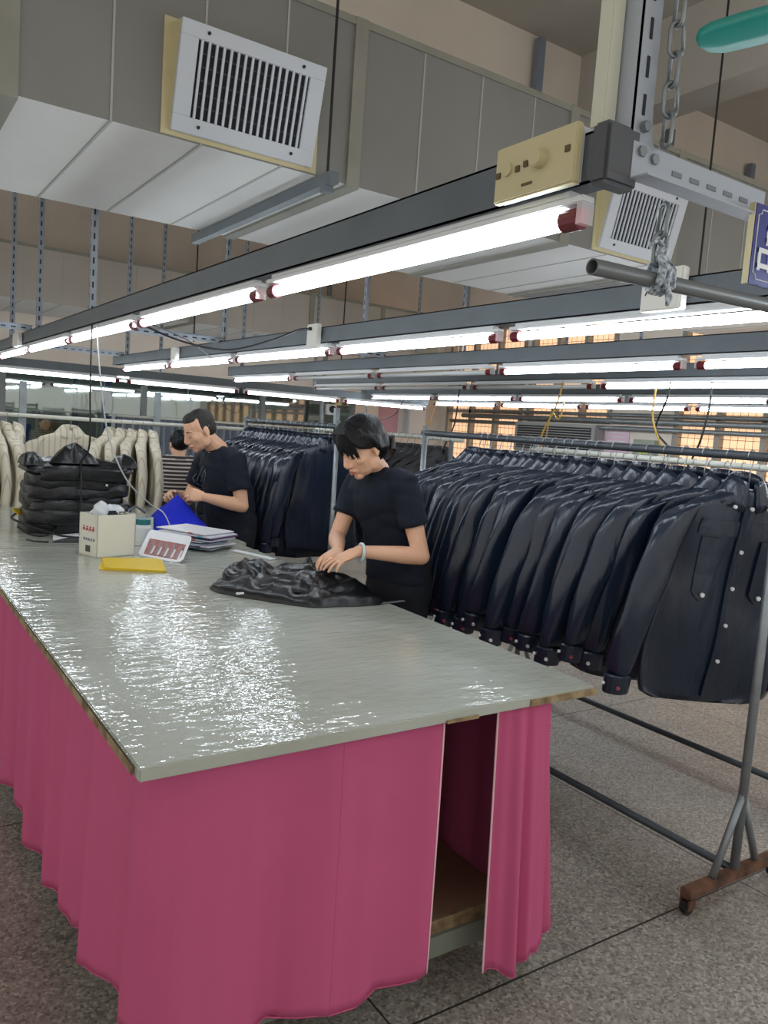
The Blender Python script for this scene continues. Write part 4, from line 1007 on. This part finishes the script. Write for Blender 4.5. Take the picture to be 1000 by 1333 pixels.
# yellow folder
yl_m = mat('yellow_card', (226, 190, 24), .5)
t = thing('folder', 'bright yellow card folder lying before the carton', 'folder', (1.03, 3.45, T0))
A, B, C, D = V((.862, 3.395, T0)), V((1.112, 3.275, T0)), V((1.19, 3.58, T0)), V((.935, 3.635, T0))
MB().prism([A, B, C, D], (0, 0, .003)).build('back_leaf', yl_m, t)
up = V((0, 0, .004)); MB().add([A + up + (B - A) * .06, B + up, C + up, D + up + (C - D) * .02, A + up * 3.2 + (B - A) * .10, B + up * 2, C + up * 1.6, D + up * 2.4], [(0, 1, 2, 3), (4, 5, 6, 7), (0, 1, 5, 4), (1, 2, 6, 5), (2, 3, 7, 6), (3, 0, 4, 7)]).build('front_leaf', yl_m, t)
# picture card in a clear sleeve
t = thing('picture_card', 'white card with a red-brown picture leaning on the stack of papers', 'card', (1.24, 3.62, T0))
BL, BR, TL, TR = V((1.113, 3.69, T0 + .004)), V((1.238, 3.44, T0 + .004)), V((1.215, 3.845, .932)), V((1.34, 3.595, .932))
nn = (BR - BL).cross(TL - BL).normalized()
if nn.z < 0: nn = -nn
def cp(u, v, d=0): return BL + (BR - BL) * u + (TL - BL) * v + nn * d
oc = [cp(.06, 0), cp(.80, 0), cp(.94, .04), cp(1, .16), cp(1, .9), cp(.97, 1), cp(.03, 1), cp(0, .94), cp(0, .08)]
MB().prism(oc, nn * .003).build('card_sheet', mat('white_sleeve', (222, 222, 226), .3), t)
MB().prism([cp(.12, .08, .0035), cp(.86, .08, .0035), cp(.94, .2, .0035), cp(.94, .66, .0035), cp(.10, .66, .0035)], nn * .0006).build('printed_picture', mat('red_brown_print', (168, 84, 66), .4, var=.6, vscale=40, rgb2=(96, 44, 40)), t)
for i in range(5):
    u0 = .20 + .155 * i
    MB().prism([cp(u0, .58, .0043), cp(u0 + .05, .60, .0043), cp(u0 + .09, .36, .0043), cp(u0 + .05, .12, .0043), cp(u0 - .04, .12, .0043), cp(u0 + .02, .34, .0043)], nn * .0004).build('printed_shape', mat('grey_mauve_print', (124, 104, 110), .4), t)
    MB().prism([cp(u0 + .075, .44, .0044), cp(u0 + .11, .40, .0044), cp(u0 + .10, .14, .0044), cp(u0 + .05, .10, .0044)], nn * .0004).build('printed_shape', mat('pale_print', (216, 206, 204), .4), t)
# stack of bagged papers
cols = [(206, 210, 218), (150, 158, 172), (214, 216, 222), (176, 186, 206), (210, 212, 218), (196, 200, 214), (112, 64, 122), (206, 204, 216), (222, 222, 226)]
nm = ['pale', 'grey-blue', 'white', 'light blue', 'pale grey', 'bluish white', 'purple', 'lilac-white', 'white']
for i in range(9):
    a = random.Random(i + 5); an = -1.0 + a.uniform(-.18, .18); R = M4.Rotation(an, 3, 'Z') @ M4.Rotation(a.uniform(-.015, .015), 3, 'Y')
    c = V((1.475 + a.uniform(-.03, .03), 3.93 + a.uniform(-.03, .03), T0 + .007 + i * .0098))
    t = thing('paper_pack', '%s paper pack in a clear bag, %s from the bottom of the stack' % (nm[i], ORDS[i]), 'papers', c, 'stack of bagged papers')
    MB().obox(c, (.33, .23, .006), R).build('paper', mat('paper_%d' % i, cols[i], .35), t, bevel=.002)
    MB().obox(c + R @ V((.06 + .02 * i % .05, -.116, 0)), (.03, .003, .006), R).build('clip_tab', mat('tab_%d' % (i % 3), [(40, 110, 170), (40, 150, 160), (190, 80, 90)][i % 3], .5), t)
tag(MB().obox((1.665, 3.62, T0 + .004), (.30, .045, .006), M4.Rotation(math.radians(-72), 3, 'Z')).build('white_ruler', white_m, bevel=.001), 'white ruler lying between the paper stack and the black jacket', 'ruler')
# blue cloth in the man's hands
blue_c = mat('royal_blue_cloth', (24, 40, 190), .75, var=.1, vscale=5, bump=.1, bscale=30, spec=.25)
heap('blue_cloth', [(1.34, 4.60), (1.40, 4.44), (1.54, 4.37), (1.70, 4.36), (1.785, 4.46), (1.77, 4.66), (1.68, 4.78), (1.46, 4.78)], (1.615, 4.62), .20, T0 + .001, blue_c, 'royal blue cloth the man is sewing, draped down onto the rear table', 'cloth', wr=.02, fr=(4, 9, 4), rot=1.2, pw=1.0, q=1.15, seed=3.7)
# small pots and tools behind the carton
t = thing('glue_pot', 'small white pot with a teal lid behind the carton', 'pot', (1.265, 4.12, T0))
MB().tube([(1.265, 4.12, T0), (1.265, 4.12, T0 + .075), (1.265, 4.12, T0 + .09)], [.042, .042, .036], 20).build('pot_body', white_m, t, smooth=False)
MB().tube([(1.265, 4.12, T0 + .09), (1.265, 4.12, T0 + .118)], .037, 20).build('lid', mat('teal_plastic', (30, 110, 112), .4), t)
t = thing('tool_tray', 'pale tool tray with a blue label behind the carton', 'tray', (1.30, 4.38, T0))
MB().box(1.20, 1.38, 4.30, 4.44, T0, T0 + .012).box(1.20, 1.38, 4.30, 4.304, T0, T0 + .10).box(1.20, 1.38, 4.436, 4.44, T0, T0 + .10).box(1.20, 1.204, 4.30, 4.44, T0, T0 + .10).box(1.376, 1.38, 4.30, 4.44, T0, T0 + .10).build('tray_body', mat('pale_grey_plastic', (206, 208, 200), .5), t)
MB().box(1.25, 1.34, 4.298, 4.30, T0 + .045, T0 + .085).build('blue_label', mat('blue_label', (40, 110, 180), .5), t)
MB().tube([(1.22, 4.34, T0 + .06), (1.26, 4.36, T0 + .14), (1.30, 4.37, T0 + .155), (1.35, 4.37, T0 + .12)], .006, 8).build('wire_handle', steel_m, t, smooth=True)
# cables, papers on the left of the rear table
cb = cord('coiled_cable', [(.80 + .10 * math.cos(a), 4.47 + .16 * math.sin(a), T0 + .008 + .05 * (1 + math.sin(a))) for k, a in enumerate([math.radians(q) for q in range(200, 560, 30)])] + [(.86, 4.30, T0 + .02), (.95, 4.24, T0 + .008), (1.02, 4.2, T0 + .008)], .0055, black_m, 'coil of black cable with a yellow tag on the rear table', 'cable')
MB().obox((.735, 4.58, T0 + .10), (.05, .055, .004), M4.Rotation(.7, 3, 'Z') @ M4.Rotation(.5, 3, 'X')).build('yellow_tag', yl_m, cb)
t = thing('black_pouch', 'flat black pouch with a strap at the front edge of the rear table', 'pouch', (.93, 4.14, T0))
heap('pouch_body', [(.80, 4.12), (1.0, 4.09), (1.08, 4.12), (1.06, 4.20), (.9, 4.19)], (.95, 4.14), .022, T0, black_m, wr=.008, parent=t)
MB().tube([(.80, 4.12, T0 + .006), (.74, 4.16, T0 + .004), (.72, 4.22, T0 + .004)], .005, 6).build('strap', black_m, t, smooth=True)
pw_m = mat('white_paper', (226, 228, 230), .6)
for i, (x, y, a, lb) in enumerate([(1.03, 4.34, .5, 'white sheet of paper lying in front of the pile of black jackets'), (.99, 4.25, -.2, 'white sheet of paper nearest the black pouch'), (.62, 5.55, .1, 'white folded sheets at the left edge of the rear table')]):
    o = tag(MB().obox((x, y, T0 + .002 + .003 * i), (.28, .16, .004 if i < 2 else .02), M4.Rotation(a, 3, 'Z')).build('paper_sheet', pw_m), lb, 'paper', 'loose papers')
    if i == 0: MB().prism([(x - .06, y - .02, T0 + .0048), (x - .02, y - .02, T0 + .0048), (x - .03, y + .02, T0 + .0048)], (0, 0, .0006)).build('blue_mark', mat('blue_label', (40, 110, 180), .5), o)
cord('black_power_cord', [(1.0, 4.16, 1.985), (.985, 4.158, 1.93), (.985, 4.16, 1.6), (1.0, 4.2, 1.32), (1.0, 4.36, 1.22), (1.0, 4.352, 1.1), (1.0, 4.345, .95)], .0045, black_m, 'black cord hanging from the nearest beam over the pile of jackets')
cord('grey_power_cord', [(1.0, 4.06, 1.985), (.985, 4.07, 1.9), (1.03, 4.13, 1.62), (1.1, 4.22, 1.36), (1.22, 4.3, 1.14), (1.38, 4.4, 1.0), (1.46, 4.40, .95), (1.49, 4.36, .88)], .0038, whitec_m, 'pale grey cord hanging from the nearest beam to the blue cloth')
# ------------------------------------------------------------------ cream shirts on the cross rail
shirt_m = mat('cream_shirt_cloth', (216, 206, 184), .85, var=.05, bump=.08, bscale=60)
nt, b = nodes(shirt_m); vec, o = xyz(nt)
nt.links.new(mixc(nt, mnode(nt, 'LESS_THAN', mnode(nt, 'FRACT', mnode(nt, 'DIVIDE', mnode(nt, 'ADD', o[0], 5), .036)), .22), lin((216, 208, 188)), lin((188, 178, 158))), b.inputs['Base Color'])
t = thing('clothes_rail', 'cream pipe rail across the room carrying cream shirts', 'clothes rail', (1.6, 6.0, 0))
MB().tube([(-.4, 6, 1.425), (3.6, 6, 1.425)], .014, 12).build('hanging_rail', mat('cream_pipe', (206, 206, 194), .5), t, smooth=True)
for x in (.98, 1.925, 3.5): MB().box(x - .022, x + .022, 6.015, 6.05, 0, 1.66).build('post', galv_m, t); MB().box(x - .03, x + .03, 5.85, 6.2, 0, .03).build('foot', rust_m, t)
SP = jacket_proto(17, shirt_m, False, .45); SP.name = 'cream_shirt'; SP['category'] = 'shirt'
sp = [(.50 + .075 * i, math.radians(78 + (i * 37) % 17), 'cream shirt, %s in the row at the left end of the cross rail' % ORDS[i]) for i in range(7)] + [(1.29, .03, 'cream striped shirt hanging face-on above the pile of black jackets')] + [(1.58 + .078 * i, math.radians(48 + 7 * i), 'cream shirt, %s from the left in the row beside the person in stripes' % ORDS[i]) for i in range(5)]
for i, (x, rz, lb) in enumerate(sp):
    o = SP if i == 0 else copy_tree(SP)
    o.location = (x, 6.0, 1.425); o.rotation_euler = (0, 0, rz); o['label'] = lb; o['group'] = 'cream shirts on the cross rail'; o.scale = (1.06, 1, .86)
    h = copy_tree(HP); h.location = (x, 6.0, 1.425); h.rotation_euler = (0, 0, rz); h['label'] = lb.replace('cream shirt,', 'hanger in the shirt').replace('cream striped shirt hanging', 'hanger in the shirt hanging'); h['group'] = 'hangers of the cream shirts'
# ------------------------------------------------------------------ back of the room
cg = mat('grey_blue_cloth', (124, 130, 140), .85)
def cw(u, v): return V((2.6 + 2.6 * u, 9.62 + .04 * math.sin(u * 170) + .02 * math.sin(u * 71 + 2 * v), 1.43 - 1.2 * v))
t = thing('curtain', 'pleated grey curtain on a rail in front of the back partition', 'curtain', (3.9, 9.62, .2))
MB().grid(cw, 330, 4).build('curtain_cloth', cg, t, smooth=True, thick=.004)
MB().tube([(2.5, 9.62, 1.45), (5.3, 9.62, 1.45)], .014, 10).build('curtain_rail', mat('cream_pipe', (206, 206, 194), .5), t, smooth=True)
for x in (2.55, 5.25): MB().box(x - .02, x + .02, 9.6, 9.64, 0, 1.47).build('post', galv_m, t)
bs = mat('blue_rack_steel', (40, 62, 150), .5); db = mat('dark_blue_rack_steel', (44, 56, 92), .5)
t = thing('steel_rack', 'blue steel rack upright with shelves behind the glass, left of the man', 'rack', (2.62, 10.4, 0))
for x in (2.28, 2.67): MB().box(x - .035, x + .035, 10.36, 10.44, 0, 2.0).build('post', bs if x > 2.5 else db, t)
for z_ in (.4, 1.05, 1.95): MB().box(1.4, 2.7, 10.36, 10.9, z_ - .03, z_).build('shelf_board', shelf_m, t)
MB().box(1.4, 1.46, 10.36, 10.44, 0, 2.0).build('post', db, t)
t = thing('steel_rack', 'dark blue steel rack frame with a diagonal brace behind the glass, right of the man', 'rack', (4.3, 10.4, 0))
for x in (3.75, 4.4, 4.75): MB().box(x - .03, x + .03, 10.36, 10.44, 0, 2.1).build('post', db, t)
MB().tube([(3.78, 10.4, 1.35), (4.4, 10.4, 1.85)], .03, 4).build('diagonal_brace', db, t)
for z_ in (.9, 1.9): MB().box(3.72, 4.8, 10.36, 10.9, z_ - .05, z_).build('shelf_beam', db, t)
for i, (x, y, z_, w_, h_, c) in enumerate([(1.65, 10.6, 1.05, .3, .22, (52, 70, 130)), (2.1, 10.6, 1.05, .34, .26, (150, 120, 84)), (2.0, 10.6, .4, .4, .35, (150, 120, 84)), (4.05, 10.6, .9, .4, .35, (196, 176, 140)), (4.55, 10.6, .9, .3, .4, (160, 140, 110))]):
    tag(MB().box(x - w_ / 2, x + w_ / 2, y - .15, y + .15, z_ + .001, z_ + h_).build('storage_box', mat('box_tone_%d' % i, c, .8), bevel=.008), ['dark blue bundle box on the rack behind the glass', 'brown carton beside the dark blue bundle on the rack', 'brown carton on the low shelf of the left rack', 'pale tan carton on the right rack behind the glass', 'darker tan carton on the right rack behind the glass'][i], 'box', 'boxes on the racks')
o = tag(MB().box(2.36, 2.66, YW - .012, YW + .005, .90, 1.10).build('paper_notice', pw_m), 'white notice with dark handwriting on the partition behind the shirts', 'notice')
m_ = MB()
for (x, z_, w_, h_) in ((2.45, .94, .012, .1), (2.45, 1.03, .06, .012), (2.50, .98, .012, .05), (2.56, .95, .012, .1), (2.56, 1.0, .05, .012), (2.58, .95, .04, .012)): m_.box(x, x + w_, YW - .0135, YW - .012, z_, z_ + h_)
m_.build('handwriting', black_m, o)
t = thing('security_camera', 'white camera with round dark lens on a pole above the curtain', 'camera', (5.52, 9.7, 1.73))
MB().box(5.44, 5.60, 9.66, 9.78, 1.66, 1.80).build('camera_body', white_m, t, bevel=.01)
MB().disc((5.53, 9.655, 1.735), (0, 1, 0), .05, .03, 20).build('lens', black_m, t)
MB().tube([(5.40, 9.72, 0), (5.40, 9.72, ZC)], .035, 10).build('pole', galv_m, t)
for x, lb in ((5.05, 'pink board behind the glass, left of the pole'), (6.45, 'pink paper poster on the back wall, right of the pole')):
    tag(MB().box(x, x + .35, YW + (.3 if x < 6 else -.012), YW + (.32 if x < 6 else .001), 1.45 if x > 6 else 0, 2.02).build('pink_board', mat('pink_board', (206, 158, 168), .8)), lb, 'board')
t = thing('wall_cabinet', 'pale grey electric cabinet on the back wall beside the pole', 'cabinet', (7.0, 9.8, 1.45))
MB().box(6.9, 7.25, 9.78, YW, 1.45, 1.95).build('cabinet_body', greyw_m, t, bevel=.005)
MB().box(6.93, 7.22, 9.77, 9.78, 1.48, 1.92).build('cabinet_door', white_m, t)
# things on the window wall
t = thing('air_conditioner', 'dark grille of an air conditioner under the middle window', 'air conditioner', (7.5, 7.3, 1.4))
MB().box(7.42, XW - .003, 6.6, 8.0, 1.36, 1.74).build('casing', mat('grey_casing', (150, 150, 146), .5), t, bevel=.005)
MB().box(7.412, 7.42, 6.66, 7.94, 1.40, 1.70).build('dark_opening', dark_m, t)
for i in range(9): MB().box(7.405, 7.412, 6.66, 7.94, 1.415 + i * .032, 1.425 + i * .032).build('grille_bar', frame_m, t)
o = tag(MB().box(7.585, XW, 6.22, 6.58, 1.40, 1.74).build('pink_poster', mat('pink_poster', (222, 190, 206), .7)), 'pink wall poster beside the air conditioner grille', 'poster')
m_ = MB()
for i in range(5): m_.box(7.583, 7.585, 6.28, 6.52 - .05 * (i % 2), 1.46 + i * .05, 1.468 + i * .05)
m_.build('print_lines', lett_m, o)
t = thing('meter_box', 'small grey-green meter box with yellow label on the window wall', 'meter box', (7.55, 5.95, 1.42))
MB().box(7.52, XW, 5.8, 6.1, 1.40, 1.60).build('box_body', mat('grey_green_box', (150, 158, 140), .6), t, bevel=.004)
MB().box(7.516, 7.52, 5.88, 6.02, 1.44, 1.50).build('yellow_label', mat('lime_label', (200, 206, 90), .6), t)
for i, (z_, r_) in enumerate(((1.715, .028), (1.80, .034), (1.87, .022))):
    tag(MB().tube([(7.50 - .02 * i, 3.2, z_), (7.50 - .02 * i, 9.5 - .3 * i, z_)], r_, 10).build('wall_pipe', galv_m, smooth=True), 'dull silver pipe along the window wall, %s of three from below' % ORDS[i], 'pipe', 'pipes on the window wall')
# dangling cords over the racks
for i, (pts, m, lb) in enumerate([
    ([(3.93, 2.96, 1.95), (3.92, 2.97, 1.8), (3.95, 3.05, 1.62), (3.94, 2.93, 1.5), (3.93, 2.98, 1.40)], black_m, 'thick black cord hanging over the nearest rack, with loop'),
    ([(3.93, 3.05, 1.95), (3.92, 3.06, 1.7), (3.9, 2.96, 1.52), (3.93, 2.9, 1.40)], yel_m, 'yellow cord hanging beside the thick black cord'),
    ([(3.93, 2.70, 1.92), (3.92, 2.69, 1.75), (3.91, 2.72, 1.55), (3.93, 2.80, 1.40)], black_m, 'thin black cord hanging at the right over the nearest rack'),
    ([(3.93, 3.80, 1.95), (3.9, 3.82, 1.75), (3.92, 3.95, 1.55), (3.93, 4.0, 1.34)], yel_m, 'yellow cord hanging over the left half of the nearest rack'),
    ([(5.1, 4.9, 1.92), (5.1, 4.95, 1.7), (5.1, 5.05, 1.75), (5.1, 5.1, 1.5), (5.1, 5.2, 1.4)], yel_m, 'yellow cord loop hanging far behind the nearest rack'),
    ([(5.1, 7.3, 1.92), (5.1, 7.5, 1.68), (5.1, 8.0, 1.62), (5.1, 8.15, 1.92)], black_m, 'black cable sagging above the head of the woman'),
    ([(5.1, 6.7, 1.92), (5.08, 6.75, 1.7), (5.1, 6.9, 1.4)], yel_m, 'yellow cord hanging right above the shoulder of the woman'),
    ([(3.93, 4.9, 1.92), (3.95, 4.95, 1.6), (3.9, 5.0, 1.4)], black_m, 'black cord hanging behind the post of the nearest rack')]):
    cord('dangling_cable', pts, .006, m, lb, 'cord', 'cords hanging from the beams')
# ceiling fan, one blade reaching into the top right corner
teal_m = mat('teal_enamel', (44, 150, 136), .35)
t = thing('ceiling_fan', 'teal ceiling fan, one blade tip showing in the top right corner', 'fan', (2.335, .985, 2.75))
hb = V((2.335, .985, 2.75))
MB().tube([hb + V((0, 0, .02)), V((hb.x, hb.y, ZC))], .014, 10).build('down_rod', steel_m, t)
MB().tube([hb + V((0, 0, -.06)), hb + V((0, 0, -.04)), hb + V((0, 0, .05)), hb + V((0, 0, .08))], [.07, .11, .11, .05], 24).build('motor', teal_m, t, smooth=False)
for k in range(3):
    a = math.radians(104.5 + 120 * k); d = V((math.cos(a), math.sin(a), 0)); s_ = V((-d.y, d.x, 0)); up = V((0, 0, 1))
    prof = [(.12, .03), (.2, .05), (.35, .066), (.55, .070), (.64, .066), (.68, .05), (.70, .02)]
    rings = [[hb + d * r_ + s_ * (w_ * q) + up * (.02 * q * (w_ / .07)) + up * e for q, e in ((-1, 0), (-.4, -.004), (.4, -.004), (1, 0), (.4, .003), (-.4, .003))] for r_, w_ in prof]
    MB().loft(rings).build('blade', teal_m, t, smooth=True)
